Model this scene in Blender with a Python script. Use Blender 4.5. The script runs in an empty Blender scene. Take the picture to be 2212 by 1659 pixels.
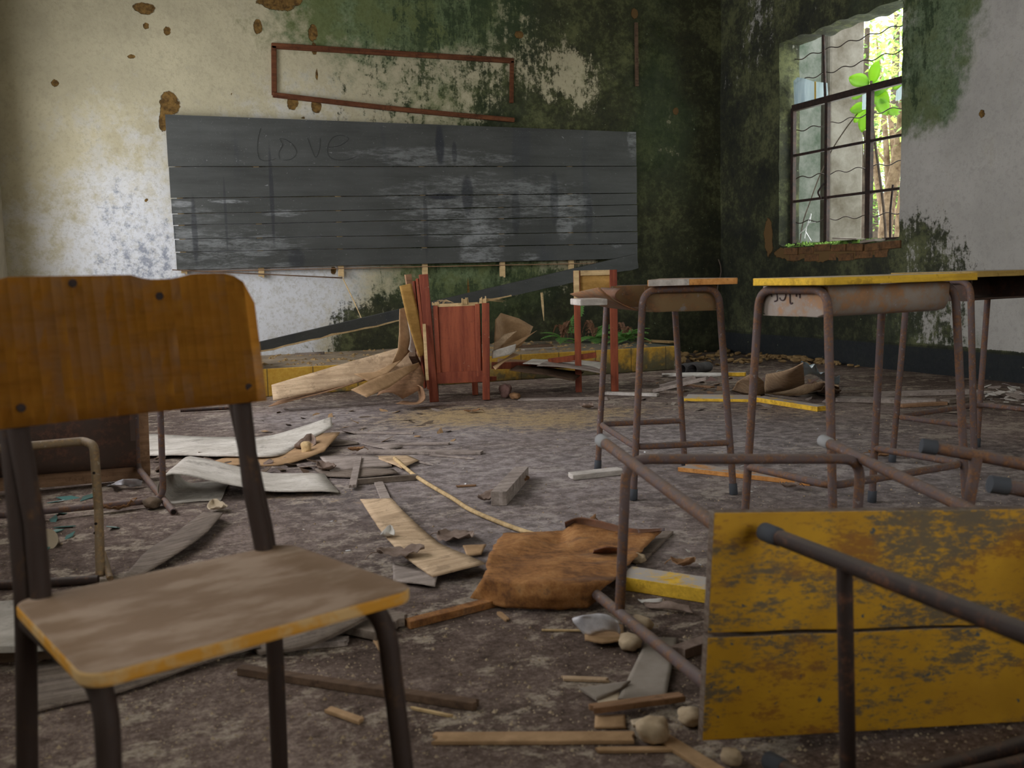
import bpy, bmesh, math, random
import numpy as np
from mathutils import Vector, Matrix, Euler
from mathutils.noise import noise as mnoise

# ---------------------------------------------------------------- camera, world, lights, exposure
S = bpy.context.scene
COL = S.collection
H = 0.80                                   # camera height
FPX = 2140.16                              # focal length in pixels of the 2212 wide frame
YAW, PIT, ROL = map(math.radians, (21.6813, 6.1819, -1.4367))
fw = Vector((math.sin(YAW)*math.cos(PIT), math.cos(YAW)*math.cos(PIT), -math.sin(PIT)))
rt0 = Vector((math.cos(YAW), -math.sin(YAW), 0)); up0 = rt0.cross(fw)
rt = rt0*math.cos(ROL) + up0*math.sin(ROL); up = up0*math.cos(ROL) - rt0*math.sin(ROL)
cam_d = bpy.data.cameras.new('camera'); cam = bpy.data.objects.new('camera', cam_d); COL.objects.link(cam)
cam.matrix_world = Matrix(((rt.x, up.x, -fw.x, 0), (rt.y, up.y, -fw.y, 0), (rt.z, up.z, -fw.z, H), (0, 0, 0, 1)))
cam_d.sensor_width = 17.3; cam_d.lens = FPX/2212*17.3
cam_d.clip_start = .05; cam_d.clip_end = 200
cam_d.dof.use_dof = True; cam_d.dof.focus_distance = 5.6; cam_d.dof.aperture_fstop = 3.0
S.camera = cam

W = bpy.data.worlds.new('sky'); S.world = W; W.use_nodes = True
bg = W.node_tree.nodes['Background']
bg.inputs['Color'].default_value = (.90, .95, 1.0, 1); bg.inputs['Strength'].default_value = 3.0

def area(name, loc, rot, sx, sy, power, color):
    d = bpy.data.lights.new(name, 'AREA'); d.shape = 'RECTANGLE'; d.size = sx; d.size_y = sy
    d.energy = power; d.color = color
    o = bpy.data.objects.new(name, d); COL.objects.link(o); o.location = loc
    o.rotation_euler = rot
    return o
# daylight that enters through the three window openings of the left wall and the door behind the camera
HALF = math.pi/2
area('daylight_far', (-1.02, 6.9, 1.45), (0, -HALF*.96, 0), 1.6, 1.5, 72, (.95, .955, 1.0))
area('daylight_middle', (-1.02, 4.3, 1.75), (0, -HALF*.86, 0), 1.6, 1.7, 54, (.99, .95, .98))
area('daylight_near', (-1.02, 1.7, 1.75), (0, -HALF*.9, 0), 1.6, 1.5, 7, (1.0, .90, .72))
area('daylight_rear', (2.6, -2.55, 1.9), (HALF*.92, 0, 0), 3.4, 1.9, 27, (1.0, .90, .72))
area('daylight_window', (5.98, 6.77, 1.95), (0, HALF*1.0, 0), 1.7, 1.4, 24, (.97, 1.0, .93))
sun_d = bpy.data.lights.new('sun', 'SUN'); sun_d.energy = 6.0; sun_d.angle = math.radians(3); sun_d.color = (1, .95, .82)
sun = bpy.data.objects.new('sun', sun_d); COL.objects.link(sun)
sun.rotation_euler = Vector((.1, .75, 1.0)).to_track_quat('Z', 'Y').to_euler()

S.view_settings.view_transform = 'Standard'; S.view_settings.look = 'None'
S.view_settings.gamma = 1; S.view_settings.exposure = 0.0; S.view_settings.use_curve_mapping = False
S.cycles.max_bounces = 5; S.cycles.diffuse_bounces = 3; S.cycles.glossy_bounces = 2; S.cycles.transmission_bounces = 4; S.cycles.transparent_max_bounces = 5
S.cycles.use_adaptive_sampling = True; S.cycles.adaptive_threshold = .045; S.cycles.adaptive_min_samples = 16
S.cycles.sample_clamp_indirect = 6; S.cycles.caustics_reflective = False; S.cycles.caustics_refractive = False
try:
    S.cycles.use_denoising = True
except Exception: pass

# ---------------------------------------------------------------- where a seen point lies on a plane of the room
def ray(px, py): return fw + rt*((px-1106)/FPX) - up*((py-829.5)/FPX)
def Z(px, py, z=0.0):
    d = ray(px, py); t = (z-H)/d.z; return Vector((d.x*t, d.y*t, z))
def Y(px, py, y):
    d = ray(px, py); t = y/d.y; return Vector((d.x*t, y, H+d.z*t))
def X(px, py, x):
    d = ray(px, py); t = x/d.x; return Vector((x, d.y*t, H+d.z*t))

# ---------------------------------------------------------------- materials
class Mt:
    def __init__(s, name, rough=.85, metallic=0.0, spec=.3):
        s.m = bpy.data.materials.new(name); s.m.use_nodes = True; s.t = s.m.node_tree; s.n = s.t.nodes
        s.b = s.n['Principled BSDF']; s.b.inputs['Roughness'].default_value = rough
        s.b.inputs['Metallic'].default_value = metallic; s.b.inputs['Specular IOR Level'].default_value = spec
        s.tc = s.n.new('ShaderNodeTexCoord')
        s.oi = s.n.new('ShaderNodeObjectInfo')
        s.co = s.tc.outputs['Object']
    def lk(s, a, b): s.t.links.new(a, b)
    def shift(s):            # a different piece of the pattern on every object
        v = s.n.new('ShaderNodeVectorMath'); v.operation = 'ADD'; c = s.n.new('ShaderNodeVectorMath'); c.operation = 'SCALE'
        k = s.n.new('ShaderNodeCombineXYZ')
        for i in range(3): s.lk(s.oi.outputs['Random'], k.inputs[i])
        s.lk(k.outputs[0], c.inputs[0]); c.inputs['Scale'].default_value = 17
        s.lk(s.tc.outputs['Object'], v.inputs[0]); s.lk(c.outputs[0], v.inputs[1]); s.co = v.outputs[0]
        return s
    def scaled(s, sc):
        m = s.n.new('ShaderNodeMapping'); m.inputs['Scale'].default_value = sc; s.lk(s.co, m.inputs['Vector']); return m.outputs[0]
    def noise(s, scale, detail=4, rough=.6, sc=None, dist=0):
        x = s.n.new('ShaderNodeTexNoise'); x.inputs['Scale'].default_value = scale; x.inputs['Detail'].default_value = detail
        x.inputs['Roughness'].default_value = rough; x.inputs['Distortion'].default_value = dist
        s.lk(s.scaled(sc) if sc else s.co, x.inputs['Vector']); return x.outputs['Fac']
    def voro(s, scale, out='Distance', sc=None):
        x = s.n.new('ShaderNodeTexVoronoi'); x.inputs['Scale'].default_value = scale
        s.lk(s.scaled(sc) if sc else s.co, x.inputs['Vector']); return x.outputs[out]
    def attr(s, name):
        a = s.n.new('ShaderNodeAttribute'); a.attribute_name = name; return a.outputs['Fac']
    def f(s, op, a, b=0.0, clamp=False):
        m = s.n.new('ShaderNodeMath'); m.operation = op; m.use_clamp = clamp
        for i, v in enumerate((a, b)):
            if isinstance(v, (int, float)): m.inputs[i].default_value = v
            else: s.lk(v, m.inputs[i])
        return m.outputs[0]
    def step(s, v, lo, hi):
        m = s.n.new('ShaderNodeMapRange'); m.interpolation_type = 'SMOOTHSTEP'
        s.lk(v, m.inputs['Value']); m.inputs['From Min'].default_value = lo; m.inputs['From Max'].default_value = hi
        return m.outputs['Result']
    def ramp(s, v, *stops):
        r = s.n.new('ShaderNodeValToRGB'); e = r.color_ramp.elements
        while len(e) < len(stops): e.new(.5)
        for k, (p, c) in enumerate(stops): e[k].position = p; e[k].color = (*c, 1)
        s.lk(v, r.inputs['Fac']); return r.outputs['Color']
    def mix(s, fac, a, b, mode='MIX'):
        m = s.n.new('ShaderNodeMix'); m.data_type = 'RGBA'; m.blend_type = mode
        if isinstance(fac, (int, float)): m.inputs[0].default_value = fac
        else: s.lk(fac, m.inputs[0])
        for i, v in ((6, a), (7, b)):
            if isinstance(v, tuple): m.inputs[i].default_value = (*v, 1)
            else: s.lk(v, m.inputs[i])
        return m.outputs[2]
    def up(s, lo=.5, hi=.95):   # faces that look to the sky carry settled dust
        g = s.n.new('ShaderNodeNewGeometry'); x = s.n.new('ShaderNodeSeparateXYZ'); s.lk(g.outputs['Normal'], x.inputs[0])
        return s.step(x.outputs['Z'], lo, hi)
    def xyz(s, k):
        x = s.n.new('ShaderNodeSeparateXYZ'); s.lk(s.co, x.inputs[0]); return x.outputs[k]
    def blob(s, cx, cz, rx, rz, wob=None):
        x = s.f('DIVIDE', s.f('SUBTRACT', s.xyz(0), cx), rx); z = s.f('DIVIDE', s.f('SUBTRACT', s.xyz(2), cz), rz)
        d = s.f('ADD', s.f('MULTIPLY', x, x), s.f('MULTIPLY', z, z))
        if wob is not None: d = s.f('ADD', d, wob)
        return s.f('SUBTRACT', 1.0, d, True)
    def bump(s, h, strength=.3, dist=.01):
        b = s.n.new('ShaderNodeBump'); b.inputs['Strength'].default_value = strength; b.inputs['Distance'].default_value = dist
        s.lk(h, b.inputs['Height']); s.lk(b.outputs[0], s.b.inputs['Normal'])
    def done(s, col):
        if isinstance(col, tuple): s.b.inputs['Base Color'].default_value = (*col, 1)
        else: s.lk(col, s.b.inputs['Base Color'])
        return s.m

def wood(name, c1, c2, stretch=(3, 40, 40), dust=None, rough=.78, spots=True, k=1.0):
    m = Mt(name, rough, 0, .2).shift()
    n = m.noise(1.0, 5, .72, sc=stretch); n2 = m.noise(5, 4, .7); n3 = m.noise(34, 5, .82); n4 = m.noise(11, 5, .76)
    col = m.ramp(m.f('ADD', m.f('MULTIPLY', n, .7), m.f('MULTIPLY', n3, .3)), (.38, tuple(x*.82 for x in c1)), (.62, tuple(min(1, x*1.06) for x in c2)))
    col = m.mix(m.f('MULTIPLY', m.step(n2, .48, .64), .45), col, tuple(x*.62 for x in c1))
    if spots:
        col = m.mix(m.f('MULTIPLY', m.step(n4, .55, .64), .55), col, tuple(x*.48 for x in c1))
        col = m.mix(m.f('MULTIPLY', m.step(n3, .58, .66), .5), col, tuple(x*.4 for x in c1))
    if dust: col = m.mix(m.f('MULTIPLY', m.up(.75, .97), m.step(n4, .36, .52)), col, dust)
    m.bump(m.f('ADD', n, m.f('MULTIPLY', n3, .8)), .4, .003); return m.done(col)

def rust(name, base, r1, r2, pale=None, amt=.5, scale=22):
    m = Mt(name, .72, .15, .4).shift()
    n = m.noise(scale, 8, .7); n2 = m.noise(scale*4, 4, .7)
    col = m.mix(m.step(n, amt-.06, amt+.1), base, m.ramp(n2, (.35, r1), (.65, r2)))
    if pale: col = m.mix(m.step(m.noise(scale*1.7, 6, .75), .60, .68), col, pale)
    col = m.mix(m.f('MULTIPLY', m.up(.5, 1), .22), col, (.34, .30, .26))
    m.bump(n2, .35, .002); return m.done(col)

M = {}
M['tube'] = rust('rusty tube', (.115, .080, .076), (.095, .052, .040), (.22, .105, .045), (.26, .22, .21), .50, 34)
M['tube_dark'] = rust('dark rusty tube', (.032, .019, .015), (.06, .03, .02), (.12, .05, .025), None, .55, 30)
M['tube_chair'] = rust('dark brown tube', (.04, .024, .018), (.05, .026, .016), (.10, .05, .02), None, .62, 18)
M['cap'] = Mt('dusty rubber', .9).done((.06, .065, .075))
M['cap_pale'] = Mt('pale rubber', .9).done((.30, .30, .30))
M['hole'] = Mt('dark tube inside', 1).done((.015, .01, .008))
M['tray'] = rust('rusty tray sheet', (.30, .25, .21), (.22, .14, .085), (.36, .19, .09), (.36, .36, .40), .52, 9)
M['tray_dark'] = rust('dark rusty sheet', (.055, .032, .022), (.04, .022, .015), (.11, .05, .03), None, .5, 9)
M['tray_ochre'] = rust('ochre rusty sheet', (.20, .125, .055), (.10, .06, .035), (.24, .12, .045), (.22, .19, .17), .5, 13)
def mat_rust_sheet():
    m = Mt('orange rusted sheet', .75, .1, .3); n = m.noise(6, 9, .78); n2 = m.noise(30, 8, .8); n3 = m.noise(4, 8, .78, sc=(.5, 2.6, 1))
    col = m.ramp(m.f('ADD', m.f('MULTIPLY', n, .6), m.f('MULTIPLY', n2, .4)), (.42, (.17, .075, .028)), (.50, (.36, .16, .05)), (.58, (.52, .27, .10)))
    col = m.mix(m.f('MULTIPLY', m.step(n3, .53, .62), .7), col, (.15, .085, .06)); col = m.mix(m.f('MULTIPLY', m.step(n2, .57, .64), .6), col, (.09, .05, .035))
    m.bump(n2, .6, .003); return m.done(col)
M['rust_sheet'] = mat_rust_sheet()
M['scratch'] = Mt('old scratch', .8).done((.035, .037, .036))
M['ink'] = Mt('dark ink', .8).done((.07, .045, .05))
M['w_grey'] = wood('grey weathered wood', (.27, .22, .19), (.42, .355, .315))
M['w_greyd'] = wood('dark grey wood', (.15, .115, .09), (.26, .21, .17))
M['w_tan'] = wood('tan plywood', (.52, .36, .22), (.66, .49, .32), spots=True)
M['w_pale'] = wood('pale board', (.52, .47, .40), (.66, .62, .56), (5, 9, 9))
M['w_brown'] = wood('brown wood', (.25, .14, .075), (.36, .21, .12))
M['w_dark'] = wood('dark brown wood', (.09, .055, .035), (.15, .095, .06))
M['w_card'] = wood('brown card sheet', (.36, .22, .11), (.48, .31, .17), (4, 6, 6), spots=False)
M['w_ochre'] = wood('ochre board', (.36, .20, .05), (.46, .27, .08), (4, 4, 20), spots=False)
M['w_white'] = wood('whitened board', (.48, .43, .38), (.66, .61, .56), (6, 20, 20))
M['orange_edge'] = wood('orange varnished wood', (.55, .23, .06), (.66, .32, .10), dust=(.42, .36, .31))
M['yellow_edge'] = wood('yellow painted wood', (.68, .40, .04), (.82, .52, .05), dust=(.44, .40, .36))
M['yellow_dim'] = wood('dull yellow wood', (.36, .23, .06), (.46, .31, .09), dust=(.40, .35, .29))
def mat_red():
    m = Mt('red brown paint', .6, 0, .25).shift(); n = m.noise(1.0, 5, .7, sc=(14, 14, 1.6)); n2 = m.noise(40, 5, .8); n3 = m.noise(7, 5, .7)
    col = m.ramp(n, (.40, (.165, .036, .017)), (.60, (.30, .078, .034)))
    col = m.mix(m.f('MULTIPLY', m.step(n2, .56, .66), .4), col, (.10, .03, .02))
    chip = m.f('ADD', n2, m.f('MULTIPLY', m.f('SUBTRACT', n3, .5), .7))
    col = m.mix(m.step(chip, .70, .73), col, (.50, .34, .22)); m.bump(n2, .4, .002); return m.done(col)
M['red'] = mat_red()
M['straw'] = wood('straw wood', (.55, .38, .18), (.68, .50, .27))

def mat_chair():
    m = Mt('worn orange varnish', .8, 0, .08).shift()
    n = m.noise(5.5, 7, .66, sc=(1, 1, 1.5)); n2 = m.noise(2, 4, .65, sc=(1.5, 1, 26))
    col = m.ramp(n2, (.3, (.40, .155, .018)), (.7, (.50, .22, .03)))
    col = m.mix(m.f('MULTIPLY', m.step(n, .50, .62), .62), col, (.36, .21, .12))
    col = m.mix(m.f('MULTIPLY', m.step(m.noise(7, 8, .8, sc=(.6, 1, 5)), .53, .62), .5), col, (.26, .11, .02))
    return m.done(col)
M['chair_wood'] = mat_chair()
def mat_seat():
    m = Mt('dusty seat', .75).shift()
    n = m.noise(7, 6, .62, sc=(1, 2.5, 1))
    col = m.mix(m.step(n, .44, .62), (.22, .14, .085), (.33, .235, .165))
    col = m.mix(m.step(m.noise(9, 5, .6, sc=(1, 6, 1)), .66, .72), col, (.20, .10, .04))
    side = m.mix(m.step(m.noise(16, 4, .6), .45, .6), (.60, .28, .03), (.62, .40, .17))
    return m.done(m.mix(m.up(.6, .9), side, col))
M['seat'] = mat_seat()
def mat_worn_yellow():
    m = Mt('worn yellow paint', .6).shift()
    n = m.noise(8, 7, .78, sc=(1, 2.6, 1)); fine = m.noise(60, 5, .8, sc=(1, 2.4, 1)); big = m.noise(2.4, 3, .5)
    col = m.ramp(m.noise(9, 4, .6), (.35, (.46, .235, .012)), (.65, (.58, .31, .016)))
    worn = m.f('ADD', m.f('MULTIPLY', n, .55), m.f('ADD', m.f('MULTIPLY', fine, .42), m.f('MULTIPLY', big, .26)))
    wm = m.f('MULTIPLY', m.step(worn, .598, .675), .85)
    wc = m.mix(m.step(m.noise(4, 4, .6), .47, .58), (.085, .085, .075), (.27, .11, .02))
    col = m.mix(wm, col, wc)
    col = m.mix(m.step(m.noise(55, 3, .6), .67, .71), col, (.08, .09, .09))
    m.bump(worn, .15, .002)
    x = m.n.new('ShaderNodeSeparateXYZ'); m.lk(m.tc.outputs['Normal'], x.inputs[0])
    side = m.step(m.f('ABSOLUTE', x.outputs['Z']), .5, .8)
    col = m.mix(side, m.ramp(fine, (.4, (.09, .055, .035)), (.6, (.19, .15, .12))), col)
    return m.done(col)
M['worn_yellow'] = mat_worn_yellow()

def mat_board():
    m = Mt('old chalkboard paint', .62)
    n = m.noise(2.2, 6, .6, sc=(.8, 1, 2.2)); st = m.noise(9, 5, .7, sc=(.12, 1, 1.6))
    dr = m.noise(5, 3, .5, sc=(1.2, 1, .13))
    col = m.ramp(m.f('ADD', m.f('MULTIPLY', n, .6), m.f('MULTIPLY', st, .4)), (.35, (.040, .042, .038)), (.65, (.075, .078, .073)))
    # grain and scuffed chalky patches, each with its own outline
    wob = m.f('MULTIPLY', m.f('SUBTRACT', m.noise(5, 7, .7), .5), 2.6)
    wobh = m.f('MULTIPLY', m.f('SUBTRACT', m.noise(6, 7, .75, sc=(.5, 1, 3)), .5), 3.4)
    grit = m.step(m.f('ADD', m.noise(26, 6, .8, sc=(.35, 1, 1.6)), m.f('MULTIPLY', m.noise(6, 4, .7, sc=(.4, 1, 2)), .6)), .68, .95)
    for (px, py, rx, rz, a, w) in ((945, 340, 190, 26, .45, wobh), (1050, 430, 230, 60, .55, wobh), (960, 480, 120, 40, .5, wobh), (1035, 530, 60, 60, .75, wob),
                                (1240, 450, 55, 36, .6, wob), (1215, 490, 20, 30, .6, wob), (420, 470, 70, 20, .35, wobh), (470, 530, 200, 40, .5, wobh),
                                (1140, 555, 26, 9, .7, wob), (1330, 530, 14, 7, .6, wob), (1060, 500, 60, 20, .5, wob), (620, 460, 60, 9, .7, wobh), (500, 436, 50, 5, .8, wobh),
                                (1365, 310, 14, 40, .5, wob), (390, 440, 30, 9, .7, wobh), (545, 585, 200, 16, .4, wobh)):
        p = Y(px, py, 8.39); q = Y(px+rx, py+rz, 8.39)
        b = m.blob(p.x, p.z, q.x-p.x, p.z-q.z, w)
        col = m.mix(m.f('MULTIPLY', m.f('MULTIPLY', m.step(b, .0, .75), grit), a), col, (.26, .27, .27))
    # wet run marks, and the shade in one board gap painted dark
    for (px, py, rx, rz, a) in ((948, 315, 13, 52, .8), (980, 330, 8, 30, .6), (586, 420, 12, 130, .6), (420, 500, 13, 90, .6), (487, 470, 9, 100, .45), (1008, 420, 16, 50, .7),
                                (1112, 460, 13, 60, .5), (1195, 430, 12, 70, .5), (1270, 470, 10, 60, .5), (918, 480, 9, 100, .45), (370, 510, 16, 80, .6), (640, 560, 24, 30, .5), (955, 425, 42, 8, .9)):
        p = Y(px, py, 8.39); q = Y(px+rx, py+rz, 8.39)
        b = m.blob(p.x, p.z, q.x-p.x, p.z-q.z, m.f('MULTIPLY', wob, .3))
        col = m.mix(m.f('MULTIPLY', m.step(b, .05, .7), a), col, (.018, .020, .026))
    col = m.mix(m.f('MULTIPLY', m.step(dr, .56, .72), .4), col, (.03, .034, .045))
    fine = m.f('MULTIPLY', m.step(m.noise(48, 3, .6, sc=(.5, 1, 1)), .70, .74), .5)
    col = m.mix(fine, col, (.30, .31, .30))
    col = m.mix(m.f('MULTIPLY', m.step(m.noise(170, 2, .5), .70, .75), .5), col, (.32, .33, .31))
    m.bump(st, .2, .004)
    return m.done(col)
M['board'] = mat_board()

def mat_wall(name, cream, white):
    m = Mt(name, .93, 0, .15)
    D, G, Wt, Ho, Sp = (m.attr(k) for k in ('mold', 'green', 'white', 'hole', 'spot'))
    n1 = m.noise(1.6, 5, .62); n2 = m.noise(7, 6, .72); n3 = m.noise(34, 5, .78); nv = m.noise(5, 5, .68, sc=(1.6, 1.6, .42))
    # limewash: creamy, whiter flaking patches; low left on the back wall partly light, painted in
    base = m.ramp(n1, (.32, tuple(c*.86 for c in cream)), (.68, tuple(min(1, c*1.1) for c in cream)))
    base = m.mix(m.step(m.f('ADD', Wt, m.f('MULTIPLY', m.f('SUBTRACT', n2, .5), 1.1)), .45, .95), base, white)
    base = m.mix(m.f('MULTIPLY', m.step(n3, .50, .62), .34), base, tuple(c*.66 for c in cream))
    base = m.mix(m.f('MULTIPLY', m.step(n2, .52, .64), .30), base, tuple(c*.74 for c in cream))
    base = m.mix(m.f('MULTIPLY', m.step(nv, .55, .75), .25), base, (.36, .33, .24))
    base = m.mix(m.f('MULTIPLY', m.step(m.noise(60, 4, .7), .68, .74), .6), base, (.20, .20, .19))
    # grey-blue spotting
    sp = m.f('ADD', Sp, m.f('ADD', m.f('MULTIPLY', m.f('SUBTRACT', m.noise(16, 6, .75), .5), 2.2), m.f('MULTIPLY', m.f('SUBTRACT', n1, .5), 1.0)))
    base = m.mix(m.f('MULTIPLY', m.step(sp, .62, 1.1), .8), base, (.17, .19, .24))
    # green paint / algae
    gf = m.f('ADD', G, m.f('ADD', m.f('MULTIPLY', m.f('SUBTRACT', n2, .5), 1.1), m.f('MULTIPLY', m.f('SUBTRACT', n1, .5), .7)))
    gcol = m.ramp(n3, (.40, (.040, .078, .026)), (.60, (.125, .175, .085)))
    gcol = m.mix(m.f('MULTIPLY', m.step(n1, .48, .60), .65), gcol, (.075, .10, .02))
    col = m.mix(m.f('MULTIPLY', m.step(gf, .30, .75), .9), base, gcol)
    # dark mould
    nv2 = m.noise(22, 6, .75, sc=(1.8, 1.8, .3)); nn = m.f('ADD', m.f('ADD', m.f('MULTIPLY', m.f('SUBTRACT', n2, .5), 1.5), m.f('MULTIPLY', m.f('SUBTRACT', nv2, .5), .9)), m.f('ADD', m.f('MULTIPLY', m.f('SUBTRACT', n3, .5), 1.1), m.f('MULTIPLY', m.f('SUBTRACT', nv, .5), 1.2)))
    df = m.f('ADD', m.f('MULTIPLY', D, 1.06), m.f('MULTIPLY', nn, m.f('SUBTRACT', 1.0, m.f('MULTIPLY', D, .55, True))))
    dcol = m.ramp(m.f('ADD', m.f('MULTIPLY', m.noise(2.6, 8, .72), .6), m.f('MULTIPLY', m.noise(20, 6, .75), .4)), (.40, (.008, .010, .007)), (.50, (.028, .032, .013)), (.60, (.10, .11, .045)))
    dcol = m.mix(m.f('MULTIPLY', m.step(m.f('SUBTRACT', G, m.f('MULTIPLY', n2, .4)), .0, .5), .6), dcol, (.045, .07, .035))
    col = m.mix(m.f('MULTIPLY', m.step(df, .44, .66), .95), col, dcol)
    col = m.mix(m.f('MULTIPLY', m.step(D, .85, 1.1), .55), col, (.012, .014, .010))
    col = m.mix(m.f('MULTIPLY', m.step(D, 1.25, 1.45), .85), col, m.mix(n3, (.012, .014, .018), (.035, .038, .042)))
    # flakes of old plaster that show in the mould
    fl = m.f('MULTIPLY', m.step(m.noise(30, 3, .55), .72, .75), m.step(D, .55, .8))
    col = m.mix(m.f('MULTIPLY', fl, .75), col, (.22, .26, .16))
    # missing plaster
    hf = m.f('ADD', Ho, m.f('MULTIPLY', m.f('SUBTRACT', m.noise(10, 7, .68), .5), .62))
    hm = m.step(hf, .47, .53)
    hcol = m.ramp(m.noise(22, 5, .7), (.40, (.075, .042, .014)), (.60, (.19, .11, .032)))
    hcol = m.mix(m.step(D, .5, .8), hcol, (.14, .085, .035))
    col = m.mix(hm, col, hcol)
    hgt = m.f('ADD', m.f('MULTIPLY', hm, -1.2), m.f('ADD', m.f('MULTIPLY', n3, .3), m.f('MULTIPLY', n2, .5)))
    m.bump(hgt, .8, .014)
    return m.done(col)
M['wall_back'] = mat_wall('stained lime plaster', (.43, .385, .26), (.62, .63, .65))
M['wall_right'] = mat_wall('stained grey plaster', (.40, .385, .35), (.50, .50, .49))

def mat_floor():
    m = Mt('dusty concrete floor', .92, 0, .2)
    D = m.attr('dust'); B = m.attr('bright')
    n1 = m.noise(.9, 4, .66); n2 = m.noise(3.6, 7, .76, sc=(1, 1.5, 1), dist=.5); n3 = m.noise(70, 4, .85); n4 = m.noise(15, 5, .78)
    g = m.f('ADD', m.f('MULTIPLY', n1, .35), m.f('ADD', m.f('MULTIPLY', n3, .35), m.f('MULTIPLY', n4, .30)))
    col = m.ramp(g, (.42, (.048, .031, .022)), (.50, (.125, .088, .070)), (.59, (.27, .205, .172)))
    pale = m.f('ADD', n2, m.f('MULTIPLY', m.f('SUBTRACT', n4, .5), .55))
    col = m.mix(m.f('MULTIPLY', m.step(pale, .525, .61), .85), col, m.ramp(n3, (.4, (.23, .185, .135)), (.6, (.42, .355, .28))))
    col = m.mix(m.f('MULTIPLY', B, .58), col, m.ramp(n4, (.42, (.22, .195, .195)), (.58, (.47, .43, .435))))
    col = m.mix(m.step(m.f('ADD', D, m.f('MULTIPLY', m.f('SUBTRACT', n4, .5), 1.6)), .35, .8), col, m.ramp(n3, (.38, (.30, .205, .10)), (.62, (.50, .37, .20))))
    v = m.voro(190); cr = m.f('MULTIPLY', m.step(m.f('SUBTRACT', 1.0, v), .80, .9), m.step(n4, .44, .56))
    col = m.mix(m.f('MULTIPLY', cr, .55), col, (.42, .33, .20))
    m.bump(m.f('ADD', m.f('MULTIPLY', n3, .5), m.f('MULTIPLY', n4, .8)), .6, .008)
    return m.done(col)
M['floor'] = mat_floor()
def mat_platform():
    m = Mt('painted concrete step', .85)
    n = m.noise(6, 7, .7); n2 = m.noise(30, 5, .7)
    x = m.xyz(0)
    w = m.f('ADD', m.f('MULTIPLY', m.f('SUBTRACT', x, 2.2), .16), m.f('MULTIPLY', m.f('SUBTRACT', n, .5), 2.2))
    z = m.f('MULTIPLY', m.f('SUBTRACT', .16, m.xyz(2)), 3.0)
    yel = m.ramp(n2, (.35, (.50, .27, .03)), (.65, (.62, .38, .06)))
    yel = m.mix(m.f('MULTIPLY', m.step(m.noise(3, 4, .6), .50, .62), .6), yel, (.45, .36, .17))
    old = m.ramp(n, (.4, (.055, .055, .03)), (.6, (.14, .12, .06)))
    front = m.mix(m.step(m.f('ADD', w, z), .1, .7), yel, old)
    # joints of the blocks
    j = m.f('ABSOLUTE', m.f('SUBTRACT', m.f('FRACT', m.f('MULTIPLY', x, 3.1)), .5))
    front = m.mix(m.f('MULTIPLY', m.step(j, .482, .492), .7), front, (.06, .05, .03))
    top = m.ramp(m.f('ADD', m.f('MULTIPLY', n, .6), m.f('MULTIPLY', n2, .4)), (.38, (.16, .11, .07)), (.62, (.38, .30, .20)))
    top = m.mix(m.step(m.f('ADD', m.f('MULTIPLY', m.f('SUBTRACT', x, 2.6), .35), m.f('SUBTRACT', n, .5)), .1, .6), top, (.065, .07, .055))
    m.bump(n2, .5, .008)
    return m.done(m.mix(m.up(.5, .8), front, top))
M['platform'] = mat_platform()
def mat_simple(name, c1, c2, scale=8, rough=.9, detail=6):
    m = Mt(name, rough).shift(); n = m.noise(scale, detail, .7); m.bump(n, .4, .006); return m.done(m.ramp(n, (.35, c1), (.65, c2)))
M['ceiling'] = mat_simple('dull ceiling', (.22, .21, .18), (.30, .28, .24))
M['plain_wall'] = mat_simple('plain old plaster', (.34, .30, .22), (.44, .39, .29))
M['concrete'] = mat_simple('stained concrete column', (.15, .125, .09), (.34, .31, .26), 2.6, .9, 9)
M['concrete_green'] = mat_simple('mossy concrete', (.10, .13, .09), (.27, .28, .24), 5)
M['brick'] = mat_simple('broken brick', (.06, .034, .016), (.19, .095, .038), 18)
M['moss'] = mat_simple('moss', (.08, .17, .02), (.22, .38, .06), 40)
M['iron'] = mat_simple('black rusted iron', (.012, .011, .010), (.05, .025, .018), 30, .7)
M['bark'] = mat_simple('bark', (.12, .07, .04), (.36, .25, .16), 9)
M['bark_dark'] = mat_simple('dark bark', (.07, .05, .04), (.16, .12, .09), 9)
M['ground_out'] = mat_simple('outside soil', (.05, .07, .02), (.16, .17, .07), 3)
M['stone'] = mat_simple('sandy stone', (.34, .25, .15), (.56, .44, .30), 14)
M['stone_grey'] = mat_simple('grey stone', (.30, .27, .24), (.45, .41, .36), 14)
M['rubble'] = mat_simple('ochre rubble', (.16, .10, .04), (.38, .25, .11), 10)
M['paper'] = mat_simple('dirty paper', (.46, .43, .38), (.66, .63, .58), 10)
M['paper_white'] = mat_simple('white paper', (.62, .62, .62), (.85, .85, .85), 10)
M['foil'] = mat_simple('crumpled silver paper', (.45, .44, .46), (.72, .70, .72), 20, .35)
M['leaf_dry'] = mat_simple('dry leaf', (.16, .11, .085), (.28, .21, .17), 26)
M['leaf_brown'] = mat_simple('brown dry leaf', (.18, .09, .04), (.32, .18, .09), 26)
M['slate'] = mat_simple('grey fibre board', (.21, .175, .14), (.33, .285, .24), 6)
M['plastic_blue'] = mat_simple('blue grey plastic', (.22, .33, .42), (.52, .62, .68), 9, .3)
M['pipe'] = mat_simple('dark pipe', (.035, .033, .035), (.08, .075, .07), 9)
M['clay'] = mat_simple('purple clay', (.13, .07, .06), (.22, .13, .11), 16)
M['litter_dark'] = mat_simple('dark litter', (.07, .05, .035), (.17, .12, .08), 20)
M['tape'] = mat_simple('tan tape', (.5, .4, .28), (.62, .52, .38), 8)
M['crumb'] = mat_simple('crumbs', (.20, .14, .08), (.50, .40, .27), 3)

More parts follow.
